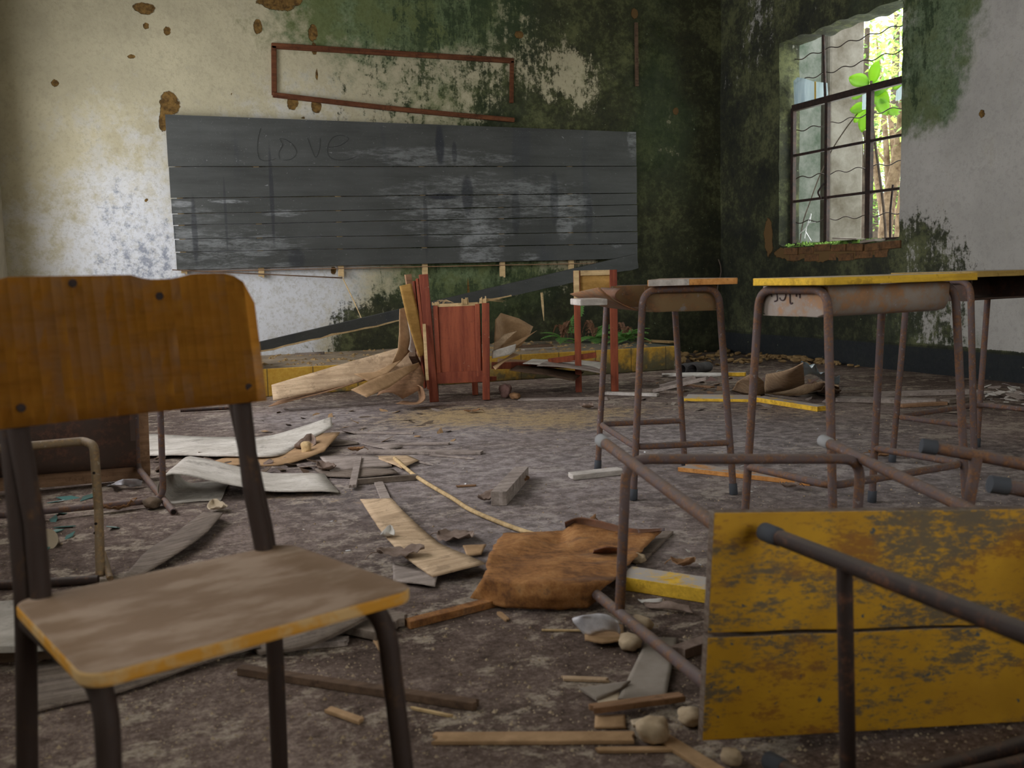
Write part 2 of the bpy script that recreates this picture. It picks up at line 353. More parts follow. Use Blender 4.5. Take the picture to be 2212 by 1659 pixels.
def leafmat(name, c, tr, rough=.6):
    m = Mt(name, rough).shift(); n = m.noise(6, 3, .6)
    col = m.ramp(n, (.3, tuple(x*.7 for x in c)), (.7, tuple(min(1, x*1.25) for x in c)))
    t = m.n.new('ShaderNodeBsdfTranslucent'); mx = m.n.new('ShaderNodeMixShader'); mx.inputs[0].default_value = tr
    t.inputs['Color'].default_value = (min(1, c[0]*2.0), min(1, c[1]*1.8), c[2]*1.2, 1)
    m.lk(m.b.outputs[0], mx.inputs[1]); m.lk(t.outputs[0], mx.inputs[2])
    out = [x for x in m.n if x.type == 'OUTPUT_MATERIAL'][0]; m.lk(mx.outputs[0], out.inputs['Surface'])
    return m.done(col)
M['leaf'] = leafmat('sunlit foliage', (.34, .50, .18), .5)
M['leaf_yellow'] = leafmat('yellow green foliage', (.50, .58, .26), .5)
M['leaf_deep'] = leafmat('deep green foliage', (.16, .32, .10), .4)
M['leaf_big'] = leafmat('bright broad leaf', (.34, .56, .12), .55)
M['fern'] = leafmat('fern green', (.18, .36, .10), .35)
M['fern_dead'] = leafmat('dead fern', (.22, .11, .06), .2)
def glassmat():
    m = Mt('dirty blue glass', .25, 0, .5); m.b.inputs['Alpha'].default_value = .8
    m.b.inputs['Transmission Weight'].default_value = .35
    return m.done(m.ramp(m.noise(5, 4, .6, sc=(1, 4, .6)), (.35, (.42, .56, .62)), (.65, (.62, .76, .80))))
M['glass'] = glassmat()
M['shard'] = Mt('teal glass shard', .15, 0, .6).done((.10, .22, .20))
M['wire_yellow'] = Mt('yellow strip', .6).done((.62, .42, .08))

# ---------------------------------------------------------------- mesh helpers
class MB:
    def __init__(s): s.v = []; s.f = []; s.sm = []
    def add(s, vs, fs, smooth=False):
        k = len(s.v); s.v += [tuple(v) for v in vs]; s.f += [tuple(i+k for i in f) for f in fs]; s.sm += [smooth]*len(fs); return s
    def box(s, c, d, R=None):
        R = R or Matrix.Identity(3); c = Vector(c); vs = []
        for x in (-.5, .5):
            for y in (-.5, .5):
                for z in (-.5, .5): vs.append(c + R @ Vector((x*d[0], y*d[1], z*d[2])))
        return s.add(vs, [(0, 1, 3, 2), (4, 6, 7, 5), (0, 4, 5, 1), (2, 3, 7, 6), (0, 2, 6, 4), (1, 5, 7, 3)])
    def tube(s, pts, r, seg=12, cap=True, squash=None):
        pts = [Vector(p) for p in pts]; n = len(pts); rs = r if isinstance(r, (list, tuple)) else [r]*n
        t0 = (pts[1]-pts[0]).normalized(); a = Vector((0, 0, 1)) if abs(t0.z) < .9 else Vector((1, 0, 0))
        u = t0.cross(a).normalized(); vs = []; fs = []
        for i, p in enumerate(pts):
            t = (pts[min(i+1, n-1)]-pts[max(i-1, 0)]).normalized()
            u = (u - t*u.dot(t)).normalized(); w = t.cross(u)
            for k in range(seg):
                q = 2*math.pi*k/seg; vs.append(p + (u*math.cos(q) + w*math.sin(q))*rs[i])
        for i in range(n-1):
            for k in range(seg):
                k2 = (k+1) % seg; fs.append((i*seg+k, i*seg+k2, (i+1)*seg+k2, (i+1)*seg+k))
        s.add(vs, fs, True)
        if cap:
            s.add(vs[:seg], [tuple(range(seg))[::-1]]); s.add(vs[-seg:], [tuple(range(seg))])
        return s
    def prism(s, pts, off):     # outline of 3D points pushed along off
        off = Vector(off); n = len(pts); vs = [Vector(p) for p in pts] + [Vector(p)+off for p in pts]
        return s.add(vs, [tuple(range(n))[::-1], tuple(range(n, 2*n))] + [(i, (i+1) % n, n+(i+1) % n, n+i) for i in range(n)])
    def grid(s, rows, th=.003, smooth=True):   # rows of points -> thin curved sheet with real thickness
        nr, nc = len(rows), len(rows[0]); P = [[Vector(p) for p in r] for r in rows]; top = []; bot = []
        for i in range(nr):
            for j in range(nc):
                a = P[min(i+1, nr-1)][j]-P[max(i-1, 0)][j]; b = P[i][min(j+1, nc-1)]-P[i][max(j-1, 0)]
                n = a.cross(b); n = n.normalized() if n.length > 1e-9 else Vector((0, 0, 1))
                top.append(P[i][j]+n*th/2); bot.append(P[i][j]-n*th/2)
        N = nr*nc; fs = []; sd = []
        for i in range(nr-1):
            for j in range(nc-1):
                a = i*nc+j; fs.append((a, a+nc, a+nc+1, a+1)); fs.append((N+a, N+a+1, N+a+nc+1, N+a+nc))
        for i in range(nr-1):
            a = i*nc; sd.append((a, N+a, N+a+nc, a+nc)); a += nc-1; sd.append((a, a+nc, N+a+nc, N+a))
        for j in range(nc-1):
            a = j; sd.append((a, a+1, N+a+1, N+a)); a = (nr-1)*nc+j; sd.append((a, N+a, N+a+1, a+1))
        k = len(s.v); s.v += [tuple(v) for v in top+bot]
        s.f += [tuple(i+k for i in f) for f in fs+sd]; s.sm += [smooth]*len(fs)+[False]*len(sd); return s
    def build(s, name, mat, parent=None, bevel=0, recenter=None, edge=30):
        me = bpy.data.meshes.new(name); vs = s.v; o = bpy.data.objects.new(name, me)
        if recenter is None: recenter = parent is None
        if recenter:
            a = np.array(vs); c = (a.min(0)+a.max(0))/2; c[2] = a[:, 2].min(); vs = [tuple(x) for x in a-c]; o.location = c
        me.from_pydata(vs, [], s.f); me.polygons.foreach_set('use_smooth', s.sm)
        me.materials.append(mat); me.validate(); me.update()
        bm = bmesh.new(); bm.from_mesh(me); bmesh.ops.recalc_face_normals(bm, faces=bm.faces); bm.to_mesh(me); bm.free()
        COL.objects.link(o)
        if parent: o.parent = parent
        if bevel:
            b = o.modifiers.new('bevel', 'BEVEL'); b.width = bevel; b.segments = 2; b.limit_method = 'ANGLE'; b.angle_limit = math.radians(edge)
        return o
def fillet(pts, r, n=5):
    pts = [Vector(p) for p in pts]; out = [pts[0]]; r = r if isinstance(r, (list, tuple)) else [r]*len(pts)
    for i in range(1, len(pts)-1):
        a, b, c = pts[i-1], pts[i], pts[i+1]; u = (a-b).normalized(); v = (c-b).normalized(); rr = r[i]
        ang = u.angle(v); d = min(rr/math.tan(ang/2), (a-b).length*.49, (c-b).length*.49)
        A = b+u*d; C = b+v*d
        for k in range(n+1):
            t = k/n; out.append(A*(1-t)**2 + b*2*t*(1-t) + C*t*t)
    out.append(pts[-1]); return out
def tag(o, label=None, cat=None, group=None, kind=None):
    if label: o['label'] = label
    if cat: o['category'] = cat
    if group: o['group'] = group
    if kind: o['kind'] = kind
    return o
def empty(name, mw, label=None, cat=None, group=None):
    o = bpy.data.objects.new(name, None); COL.objects.link(o); o.empty_display_size = .1
    o.matrix_world = mw if isinstance(mw, Matrix) else Matrix.Translation(mw)
    return tag(o, label, cat, group)
def struct(o): o['kind'] = 'structure'; return o
def frame(U, V, O):   # matrix with local x = U, y = V (made square), origin O
    U = Vector(U).normalized(); W_ = U.cross(Vector(V)).normalized(); V = W_.cross(U)
    return Matrix(((U.x, V.x, W_.x, O[0]), (U.y, V.y, W_.y, O[1]), (U.z, V.z, W_.z, O[2]), (0, 0, 0, 1)))
def crm(P, n):   # smooth path through points
    P = [np.array(p, float) for p in P]; out = []
    for i in range(len(P)-1):
        p0 = P[max(i-1, 0)]; p1 = P[i]; p2 = P[i+1]; p3 = P[min(i+2, len(P)-1)]
        for k in range(n):
            t = k/n; out.append(.5*((2*p1)+(-p0+p2)*t+(2*p0-5*p1+4*p2-p3)*t*t+(-p0+3*p1-3*p2+p3)*t**3))
    out.append(P[-1]); return out
rnd = random.Random(7)
def ribbon(name, rows, mat, label, cat, th=.003, n=6, m=5, wob=.004, sag=None, parent=None, group=None, seed=0, minz=.002, smooth=True):
    """rows: list of (left point, right point) in world space, lofted into a curved sheet"""
    L = crm([r[0] for r in rows], n) if smooth else crm_lin([r[0] for r in rows], n)
    Rr = crm([r[1] for r in rows], n) if smooth else crm_lin([r[1] for r in rows], n)
    g = []
    for i, (a, b) in enumerate(zip(L, Rr)):
        row = []
        for j in range(m+1):
            t = j/m; p = a*(1-t)+b*t
            k = mnoise(Vector((p[0]*5+seed, p[1]*5, p[2]*5)))
            e = mnoise(Vector((p[0]*30+seed, p[1]*30, 7.7))) if j in (0, m) or i in (0, len(L)-1) else 0
            p = p + np.array((e*wob*.8, e*wob*.8, k*wob + (math.sin(t*math.pi)*sag if sag else 0)))
            if minz is not None and p[2] < minz+th/2: p[2] = minz+th/2
            row.append(p)
        g.append(row)
    o = MB().grid(g, th).build(name, mat, parent)
    if label: tag(o, label, cat, group)
    return o
def crm_lin(P, n):
    P = [np.array(p, float) for p in P]; out = []
    for i in range(len(P)-1):
        for k in range(n): out.append(P[i]+(P[i+1]-P[i])*k/n)
    out.append(P[-1]); return out
def plank(name, a, b, w, t, mat, label, cat='plank', tilt=0.0, rag=.0, group=None, bevel=.0015, taper=1.0):
    """a, b: centre line of the underside in world space"""
    a = Vector(a); b = Vector(b); d = (b-a); L = d.length; u = d.normalized(); s = u.cross(Vector((0, 0, 1))).normalized(); up_ = s.cross(u)
    if tilt: s, up_ = s*math.cos(tilt)+up_*math.sin(tilt), up_*math.cos(tilt)-s*math.sin(tilt)
    mb = MB(); r2 = random.Random(name+label)
    out = []; nn = 4
    for k in range(nn+1): out.append((rag*r2.uniform(-1, 1) if rag else 0, (-.5+k/nn)*w))
    out = [(x, y) for x, y in out]
    fr = [(L*f_, .5*w*(1+(taper-1)*f_)+(rag*.12*r2.uniform(-1, 1) if rag else 0)) for f_ in (.2, .4, .6, .8)]
    end = [(L+(rag*r2.uniform(-1, 1) if rag else 0), (.5-k/nn)*w*taper) for k in range(nn+1)]
    back = [(L*f_, -.5*w*(1+(taper-1)*f_)) for f_ in (.8, .6, .4, .2)]
    pts = [a+u*x+s*y for x, y in out+fr+end+back]
    mb.prism(pts, up_*t)
    o = mb.build(name, mat, None, bevel=min(bevel, t*.2)); tag(o, label, cat, group); return o
def rock(name, p, size, mat, label, cat='stone', seed=0, group=None, flat=.75):
    bm = bmesh.new(); bmesh.ops.create_icosphere(bm, subdivisions=3, radius=.5)
    r2 = random.Random(seed); sh = Vector((r2.uniform(0, 50), r2.uniform(0, 50), r2.uniform(0, 50)))
    sc = size if isinstance(size, tuple) else (size, size*r2.uniform(.7, .95), size*flat)
    for v in bm.verts:
        n = v.co.normalized(); k = 1+.35*mnoise(n*1.6+sh)+.14*mnoise(n*4.5+sh)
        q = n*.5*k; m_ = max(abs(q.x), abs(q.y), abs(q.z)); q = q*(1-.3+.3*.42/max(m_, .2))
        v.co = Vector((q.x*sc[0], q.y*sc[1], q.z*sc[2]))
    z0 = min(v.co.z for v in bm.verts)
    for v in bm.verts: v.co.z -= z0
    me = bpy.data.meshes.new(name); bm.to_mesh(me); bm.free(); me.materials.append(mat)
    me.polygons.foreach_set('use_smooth', [True]*len(me.polygons))
    o = bpy.data.objects.new(name, me); COL.objects.link(o); o.location = Vector(p); o.rotation_euler.z = r2.uniform(0, 6)
    return tag(o, label, cat, group)

# ================================================================= THE ROOM
WY, WX, LX, RY, CZ = 8.45, 5.63, -.74, -2.6, 3.7
def field(P, pts, s):
    """smooth field from measured points; pts rows (u, v, values...)"""
    A = np.array(pts, float); out = np.zeros((len(P), A.shape[1]-2)); wsum = np.full(len(P), 1e-9)
    for row in A:
        d2 = ((P[:, 0]-row[0])**2 + (P[:, 1]-row[1])**2); w = np.exp(-d2/(2*s*s)) + 1e-4/(d2+.05)
        out += w[:, None]*row[2:]; wsum += w
    return out/wsum[:, None]
def wall_mesh(name, us, vs, to3, out_dir, fields, mat, keep=None, holes=()):
    U, V = np.meshgrid(us, vs, indexing='ij'); P = np.stack([U.ravel(), V.ravel()], 1); nu, nv = len(us), len(vs)
    hole = np.zeros(len(P))
    for (cu, cv, ru, rv) in holes:
        d = np.sqrt(((P[:, 0]-cu)/ru)**2+((P[:, 1]-cv)/rv)**2); hole = np.maximum(hole, np.clip(1-.5*d, 0, 1))
    verts = [to3(u, v) for u, v in P]
    faces = []
    for i in range(nu-1):
        for j in range(nv-1):
            if keep is None or keep((us[i]+us[i+1])/2, (vs[j]+vs[j+1])/2):
                a = i*nv+j; faces.append((a, a+nv, a+nv+1, a+1))
    me = bpy.data.meshes.new(name); me.from_pydata(verts, [], faces)
    for k, arr in dict(fields(P), hole=hole).items():
        at = me.attributes.new(k, 'FLOAT', 'POINT'); at.data.foreach_set('value', np.ascontiguousarray(arr, dtype=np.float32))
    me.materials.append(mat); bm = bmesh.new(); bm.from_mesh(me)
    bmesh.ops.delete(bm, geom=[v for v in bm.verts if not v.link_faces], context='VERTS')
    bmesh.ops.recalc_face_normals(bm, faces=bm.faces); bm.normal_update()
    if sum((f.normal.dot(Vector(out_dir)) for f in list(bm.faces)[:50])) < 0: bmesh.ops.reverse_faces(bm, faces=bm.faces)
    bm.to_mesh(me); bm.free()
    o = bpy.data.objects.new(name, me); COL.objects.link(o)
    sd = o.modifiers.new('thickness', 'SOLIDIFY'); sd.thickness = .22; sd.offset = -1
    return struct(o)

# --- back wall: measured stain values; white also holds the light low left  (px, py, mould, green, white, spot)
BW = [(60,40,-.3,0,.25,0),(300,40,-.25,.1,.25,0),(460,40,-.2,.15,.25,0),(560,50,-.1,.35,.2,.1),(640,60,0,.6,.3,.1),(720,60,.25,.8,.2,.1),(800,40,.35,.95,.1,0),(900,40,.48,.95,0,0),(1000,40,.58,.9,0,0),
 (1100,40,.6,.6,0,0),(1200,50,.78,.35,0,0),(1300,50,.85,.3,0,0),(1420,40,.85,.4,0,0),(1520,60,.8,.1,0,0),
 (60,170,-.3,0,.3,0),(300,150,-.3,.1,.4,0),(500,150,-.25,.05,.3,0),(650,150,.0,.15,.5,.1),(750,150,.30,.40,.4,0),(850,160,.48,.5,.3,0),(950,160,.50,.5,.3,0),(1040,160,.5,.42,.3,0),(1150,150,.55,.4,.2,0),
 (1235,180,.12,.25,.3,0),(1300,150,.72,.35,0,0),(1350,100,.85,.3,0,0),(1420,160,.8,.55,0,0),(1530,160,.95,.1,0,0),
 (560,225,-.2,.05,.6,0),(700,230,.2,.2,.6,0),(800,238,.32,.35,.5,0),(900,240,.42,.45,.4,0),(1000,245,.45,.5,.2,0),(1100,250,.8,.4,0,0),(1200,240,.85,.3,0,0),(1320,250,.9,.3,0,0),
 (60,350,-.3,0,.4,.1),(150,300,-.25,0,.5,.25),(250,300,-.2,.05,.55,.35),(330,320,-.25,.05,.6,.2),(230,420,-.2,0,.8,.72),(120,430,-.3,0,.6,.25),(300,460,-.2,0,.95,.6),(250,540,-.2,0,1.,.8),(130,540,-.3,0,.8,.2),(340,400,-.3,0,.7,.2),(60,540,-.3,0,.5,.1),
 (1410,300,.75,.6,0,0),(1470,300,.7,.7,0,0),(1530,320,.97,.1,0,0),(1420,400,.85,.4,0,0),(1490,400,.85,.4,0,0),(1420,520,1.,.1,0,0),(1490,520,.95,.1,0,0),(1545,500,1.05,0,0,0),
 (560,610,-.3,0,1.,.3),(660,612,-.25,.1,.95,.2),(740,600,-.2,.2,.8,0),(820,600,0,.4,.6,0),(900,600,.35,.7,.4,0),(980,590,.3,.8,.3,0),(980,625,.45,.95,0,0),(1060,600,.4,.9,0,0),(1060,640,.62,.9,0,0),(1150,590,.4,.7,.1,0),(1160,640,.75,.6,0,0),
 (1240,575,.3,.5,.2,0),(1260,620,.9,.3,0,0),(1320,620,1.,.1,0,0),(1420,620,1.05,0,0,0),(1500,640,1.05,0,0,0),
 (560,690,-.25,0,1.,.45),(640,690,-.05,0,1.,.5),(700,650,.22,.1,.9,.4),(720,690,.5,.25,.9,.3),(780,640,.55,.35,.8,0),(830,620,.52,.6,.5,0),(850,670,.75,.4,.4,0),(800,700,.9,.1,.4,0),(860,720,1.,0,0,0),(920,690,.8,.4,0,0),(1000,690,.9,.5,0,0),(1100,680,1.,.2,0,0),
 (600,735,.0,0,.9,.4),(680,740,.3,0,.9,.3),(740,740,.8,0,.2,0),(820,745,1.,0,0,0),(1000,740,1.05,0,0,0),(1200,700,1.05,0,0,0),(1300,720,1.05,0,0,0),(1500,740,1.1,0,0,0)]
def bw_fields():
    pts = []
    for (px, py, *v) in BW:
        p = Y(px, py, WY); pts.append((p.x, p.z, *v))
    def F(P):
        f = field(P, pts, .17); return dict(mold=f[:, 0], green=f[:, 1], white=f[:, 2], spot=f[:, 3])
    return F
def bw_hole(px, py, rx, ry):
    a = Y(px, py, WY); b = Y(px+rx, py+ry, WY); return (a.x, a.z, b.x-a.x, a.z-b.z)
BH = [bw_hole(*h) for h in ((312,18,26,15),(316,56,8,8),(361,67,9,10),(557,58,10,16),(284,122,10,6),(119,179,9,8),(368,225,22,26),(352,262,10,24),(598,8,42,18),(640,2,16,10),(676,70,11,20),(679,105,7,14),(683,160,4,16),
     (632,222,12,14),(683,228,12,16),(655,253,7,4),(660,112,6,4),(720,584,7,10),(317,433,4,4),(480,38,4,3),(1012,640,4,44),(1122,75,10,9),(1370,30,8,12),(500,205,3,3),(1460,240,7,8))]
us = np.arange(LX-.3, WX+.31, .025); vs = np.arange(0, CZ+.03, .025)
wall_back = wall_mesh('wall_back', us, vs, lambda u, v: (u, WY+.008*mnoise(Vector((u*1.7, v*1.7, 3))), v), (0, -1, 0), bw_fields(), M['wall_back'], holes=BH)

# --- right wall, with its window opening
RWP = [(1575,40,.9,.1,0,0),(1575,300,.95,.1,0,0),(1575,600,1.05,0,0,0),(1610,120,.7,.2,.2,0),(1640,60,.62,.2,.3,0),(1640,250,.85,.3,0,0),(1665,200,.9,.1,0,0),(1660,420,1.,0,0,0),(1610,420,.9,.1,0,0),(1640,560,1.05,0,0,0),
 (1700,30,.75,.2,.2,0),(1780,20,.8,.2,0,0),(1880,8,.8,.4,0,0),(1700,600,1.05,0,0,0),(1800,590,1.,.1,0,0),(1700,700,1.05,0,0,0),(1850,590,.95,.1,0,0),(1850,680,1.05,0,0,0),(1920,560,.85,.2,0,0),
 (1965,535,.75,.3,0,0),(2000,505,.7,.3,0,0),(2040,540,.62,.3,0,.2),(1995,560,.5,.3,0,.2),(2080,580,.62,.2,0,.1),(2130,600,.0,0,.2,0),(2000,600,.85,.2,0,0),(2060,620,.6,.3,0,0),
 (1968,60,.55,.6,0,.3),(1975,200,.5,.6,0,.3),(2010,60,.42,.95,0,0),(2050,60,.36,.85,0,0),(2010,180,.34,.95,0,0),(2060,150,.28,.8,0,0),(2040,230,.2,.75,0,0),(1990,240,.1,.75,0,0),(2100,100,0,.3,.1,0),(2130,200,-.15,.0,.2,0),(2190,100,-.3,0,.3,0),
 (2000,320,-.2,.1,.2,0),(2080,320,-.25,.1,.2,0),(2180,320,-.3,0,.4,.1),(1990,420,-.15,0,.3,0),(2090,420,-.2,0,.3,.3),(2190,450,-.2,0,.4,.2),(2150,520,-.2,0,.3,.3),(2200,600,-.2,0,.3,.3),(2160,640,-.1,.1,.2,.3),(2190,700,-.1,.1,.3,.2),
 (1980,650,.72,.3,0,.2),(2020,680,.5,.4,0,.2),(2060,690,.62,.3,0,0),(1940,640,.6,.4,.1,0),(1950,690,.7,.4,0,0),(2100,700,.15,.4,.1,.2)]
def rw_fields():
    pts = []
    for (px, py, *v) in RWP:
        p = X(px, py, WX); pts.append((p.y, p.z, *v))
    for yy in (3, 4, 5): 
        for zz in (.6, 1.2, 2, 3): pts.append((yy-.6, zz, -.2, 0, .3, .1))
    def F(P):
        f = field(P, pts, .14); dado = np.clip((.205-P[:, 1])/.03+.5, 0, 1)
        return dict(mold=f[:, 0]*(1-dado)+1.6*dado, green=f[:, 1]*(1-dado), white=f[:, 2], spot=f[:, 3])
    return F
def rw_hole(px, py, rx, ry):
    a = X(px, py, WX); b = X(px+rx, py+ry, WX); return (a.y, a.z, abs(b.y-a.y), abs(a.z-b.z))
RH = [rw_hole(*h) for h in ((1715,548,32,14),(1770,548,40,16),(1840,545,44,14),(1895,540,26,10),(1660,515,9,40),(2121,246,7,8),(1690,545,18,12))]
WIN = (6.03, 7.52, 1.03, 2.80)
ys = np.unique(np.round(np.concatenate([np.arange(RY, WIN[0]-.05, .04), [WIN[0]], np.arange(WIN[0]+.04, WIN[1]-.03, .025), [WIN[1]], np.arange(WIN[1]+.04, WY+.2, .025)]), 4))
zs = np.unique(np.round(np.concatenate([np.arange(0, WIN[2]-.06, .025), [WIN[2]], np.arange(WIN[2]+.05, WIN[3]-.04, .025), [WIN[3]], np.arange(WIN[3]+.04, CZ, .03), [CZ]]), 4))
def rw3(u, v):
    x = WX+.008*mnoise(Vector((2.2, u*1.7, v*1.7))); y, z = u, v
    if abs(u-WIN[0]) < .004 and WIN[2] < v < WIN[3]: y += .012*mnoise(Vector((v*9, 1, 1)))
    if abs(u-WIN[1]) < .004 and WIN[2] < v < WIN[3]: y += .012*mnoise(Vector((v*9, 5, 1)))
    if abs(v-WIN[3]) < .004 and WIN[0] < u < WIN[1]: z += .03*mnoise(Vector((u*6, 9, 1)))
    if abs(v-WIN[2]) < .004 and WIN[0] < u < WIN[1]: z += -.02+.02*mnoise(Vector((u*6, 3, 1)))
    return (x, y, z)
wall_right = wall_mesh('wall_right', ys, zs, rw3, (-1, 0, 0), rw_fields(), M['wall_right'],
    keep=lambda u, v: not (WIN[0] < u < WIN[1] and WIN[2] < v < WIN[3]), holes=RH)

# --- floor
def floor_mesh():
    xs = np.arange(LX-.25, WX+.26, .06); ys_ = np.arange(RY-.2, WY+.25, .06); nx, ny = len(xs), len(ys_)
    XX, YY = np.meshgrid(xs, ys_, indexing='ij'); P = np.stack([XX.ravel(), YY.ravel()], 1)
    me = bpy.data.meshes.new('floor'); me.from_pydata([(x, y, 0) for x, y in P], [], [(i*ny+j, (i+1)*ny+j, (i+1)*ny+j+1, i*ny+j+1) for i in range(nx-1) for j in range(ny-1)])
    dust = np.zeros(len(P)); br = np.zeros(len(P))
    for (px, py, s, a) in ((1000,900,.45,.75),(1180,905,.45,.7),(1330,890,.3,.6),(1700,890,.4,.45),(1450,880,.4,.4),(650,1065,.16,.5),(780,1075,.14,.4),(1250,895,.3,.6)):
        p = Z(px, py); dust = np.maximum(dust, a*np.exp(-((P[:, 0]-p.x)**2+(P[:, 1]-p.y)**2)/(2*s*s)))
    for (px, py, s) in ((1150,1020,.7),(1500,960,.8),(1200,1150,.35),(1900,1020,.6),(1000,930,.5),(700,900,.4)):  # lit middle of the floor, its paler grey put into the colour
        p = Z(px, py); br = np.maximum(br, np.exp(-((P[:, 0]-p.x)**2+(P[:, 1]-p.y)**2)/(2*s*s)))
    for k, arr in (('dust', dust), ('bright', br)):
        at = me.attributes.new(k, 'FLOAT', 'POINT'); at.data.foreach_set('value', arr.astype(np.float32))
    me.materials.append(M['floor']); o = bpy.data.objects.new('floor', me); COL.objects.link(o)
    sd = o.modifiers.new('thickness', 'SOLIDIFY'); sd.thickness = .15; sd.offset = -1
    return struct(o)
floor_mesh()
struct(MB().box(((LX+WX)/2, (RY+WY)/2, CZ+.08), (WX-LX+.5, WY-RY+.5, .16)).build('ceiling', M['ceiling'], recenter=False))
# left wall with three window openings, rear wall with a wide opening
mb = MB(); tx = LX-.11
op = [(.9, 2.5), (3.5, 5.1), (6.1, 7.7)]; prev = RY-.2
for a, b in op:
    mb.box((tx, (prev+a)/2, CZ/2), (.22, a-prev, CZ)); mb.box((tx, (a+b)/2, .45), (.22, b-a, .9)); mb.box((tx, (a+b)/2, (2.6+CZ)/2), (.22, b-a, CZ-2.6)); prev = b
mb.box((tx, (prev+WY+.2)/2, CZ/2), (.22, WY+.2-prev, CZ))
struct(mb.build('wall_left', M['plain_wall'], recenter=False))
mb = MB(); ty = RY-.11
mb.box(((LX-.2+.9)/2, ty, CZ/2), (.9-LX+.2, .22, CZ)); mb.box(((4.3+WX+.2)/2, ty, CZ/2), (WX+.2-4.3, .22, CZ))
mb.box((2.6, ty, .45), (3.4, .22, .9)); mb.box((2.6, ty, (2.9+CZ)/2), (3.4, .22, CZ-2.9))
struct(mb.build('wall_rear', M['plain_wall'], recenter=False))

# --- teaching platform
mb = MB()
mb.box(((.89+4.28)/2, (7.1+8.42)/2, .10), (4.28-.89, 1.32, .20))
struct(mb.build('platform', M['platform'], recenter=False, bevel=.008))
o = MB().box((.77, 7.28, .19), (.22, .42, .38)).build('trim_1', M['platform'], recenter=False, bevel=.008); struct(o)

# --- window: iron frame, wires, glass
FXX = WX+.13
win = bpy.data.objects.new('window_1', None); COL.objects.link(win); win.location = (FXX, 6.77, WIN[2]); struct(win)
def wpart(mb, name, mat, lab=None):
    mb.v = [(x-win.location.x, y-win.location.y, z-win.location.z) for x, y, z in mb.v]
    o = mb.build(name, mat, win, recenter=False)
    if lab: o['label'] = lab
    return o
Y0, Y1, Z0, Z1 = 6.045, 7.49, 1.0, 2.235
mb = MB()
for yy, w in ((Y1, .035), (7.03, .036), (6.515, .055), (Y0+.02, .035)): mb.box((FXX, yy, (Z0+Z1)/2), (.035, w, Z1-Z0))
mb.box((FXX, (Y0+Y1)/2, Z1), (.045, Y1-Y0, .055)); mb.box((FXX, (Y0+Y1)/2, Z0+.02), (.035, Y1-Y0, .03))
wpart(mb, 'window_frame', M['iron'])
mb = MB()
for zz in (1.818, 1.41): mb.box((FXX, (Y0+Y1)/2, zz), (.02, Y1-Y0, .022))
wpart(mb, 'glazing_bar', M['iron'])
mb = MB(); mb.tube([(FXX, 7.06, Z1), (FXX, 7.10, 2.84)], .012, 8); wpart(mb, 'upper_bar', M['iron'])
mb = MB()
for yy, dy, zt in ((6.30, .02, 1.45), (6.16, .01, 1.42)):
    mb.tube([(FXX+.03, yy, 1.0), (FXX+.03, yy+dy*.2, 1.25), (FXX+.03, yy-dy, zt)], .009, 8)
wpart(mb, 'bent_bar', M['iron'])
mb = MB(); mb.tube(fillet([(FXX-.02, 7.08, 1.40), (FXX-.05, 7.09, 1.46), (FXX-.03, 7.05, 1.52), (FXX, 7.03, 1.55)], .03), .009, 8)
wpart(mb, 'latch', M['iron'])
for zz in (2.665, 2.47, 2.04, 1.62, 1.225):
    mb = MB(); pts = []
    for k in range(61):
        t = k/60; y = 6.0+1.56*t; pts.append((WX+.17, y, zz+.012*math.sin(t*math.pi*2*6.5+zz*9)+.006*mnoise(Vector((t*4, zz, 0)))))
    mb.tube(pts, .0045, 6); wpart(mb, 'grille_wire', M['iron'])
def pane(pts, name='glass_remnant', mat='glass', th=.004, x=FXX):
    mb = MB().prism([X(a, b, x) for a, b in pts], (th, 0, 0)); return wpart(mb, name, M[mat])
pane([(1714, 175), (1722, 167), (1740, 170), (1756, 176), (1786, 179), (1788, 205), (1782, 213), (1716, 229)])
pane([(1759, 176), (1762, 176), (1762, 216), (1759, 217)], 'putty_strip', 'wire_yellow', x=FXX-.004)
pane([(1863, 205), (1876, 199), (1875, 236), (1862, 237)]); pane([(1936, 196), (1949, 184), (1948, 214), (1934, 218)])
pane([(1784, 222), (1787, 222), (1786, 232), (1782, 230)])
# broken sill: bricks, moss, slab
mb = MB(); r2 = random.Random(3)
for k in range(7):
    y = 6.1+.205*k; mb.box((WX+.052+r2.uniform(-.012, .008), y, .972+r2.uniform(-.01, .01)), (.13, .19, .06), Euler((r2.uniform(-.05, .05), 0, r2.uniform(-.08, .08))).to_matrix())
for k in range(6):
    y = 6.2+.215*k; mb.box((WX+.058+r2.uniform(-.008, .008), y, .90+r2.uniform(-.01, .01)), (.13, .19, .06), Euler((r2.uniform(-.04, .04), 0, r2.uniform(-.05, .05))).to_matrix())
o = mb.build('window_sill', M['brick'], win, recenter=False); o.location = -win.location; o.location = (-win.location.x, -win.location.y, -win.location.z)
o['label'] = 'broken brick sill'
bpy.data.objects['window_sill'].modifiers.new('b', 'BEVEL').width = .004
mb = MB()
for k in range(520):
    y = r2.uniform(6.3, 7.45); 
    if 6.85 < y < 7.0 and r2.random() < .6: continue
    x = WX+r2.uniform(.0, .1); h = r2.uniform(.010, .034)*(1+.8*mnoise(Vector((y*7, 0, 0)))); s_ = r2.uniform(.008, .018)
    mb.add([(x-s_, y-s_, 1.0), (x+s_, y-s_, 1.0), (x+s_, y+s_, 1.0), (x-s_, y+s_, 1.0), (x, y, 1.004+h)], [(0, 1, 4), (1, 2, 4), (2, 3, 4), (3, 0, 4)], True)
mb.v = [(x-win.location.x, y-win.location.y, z-win.location.z) for x, y, z in mb.v]
o = mb.build('moss', M['moss'], win, recenter=False); o['kind'] = 'stuff'
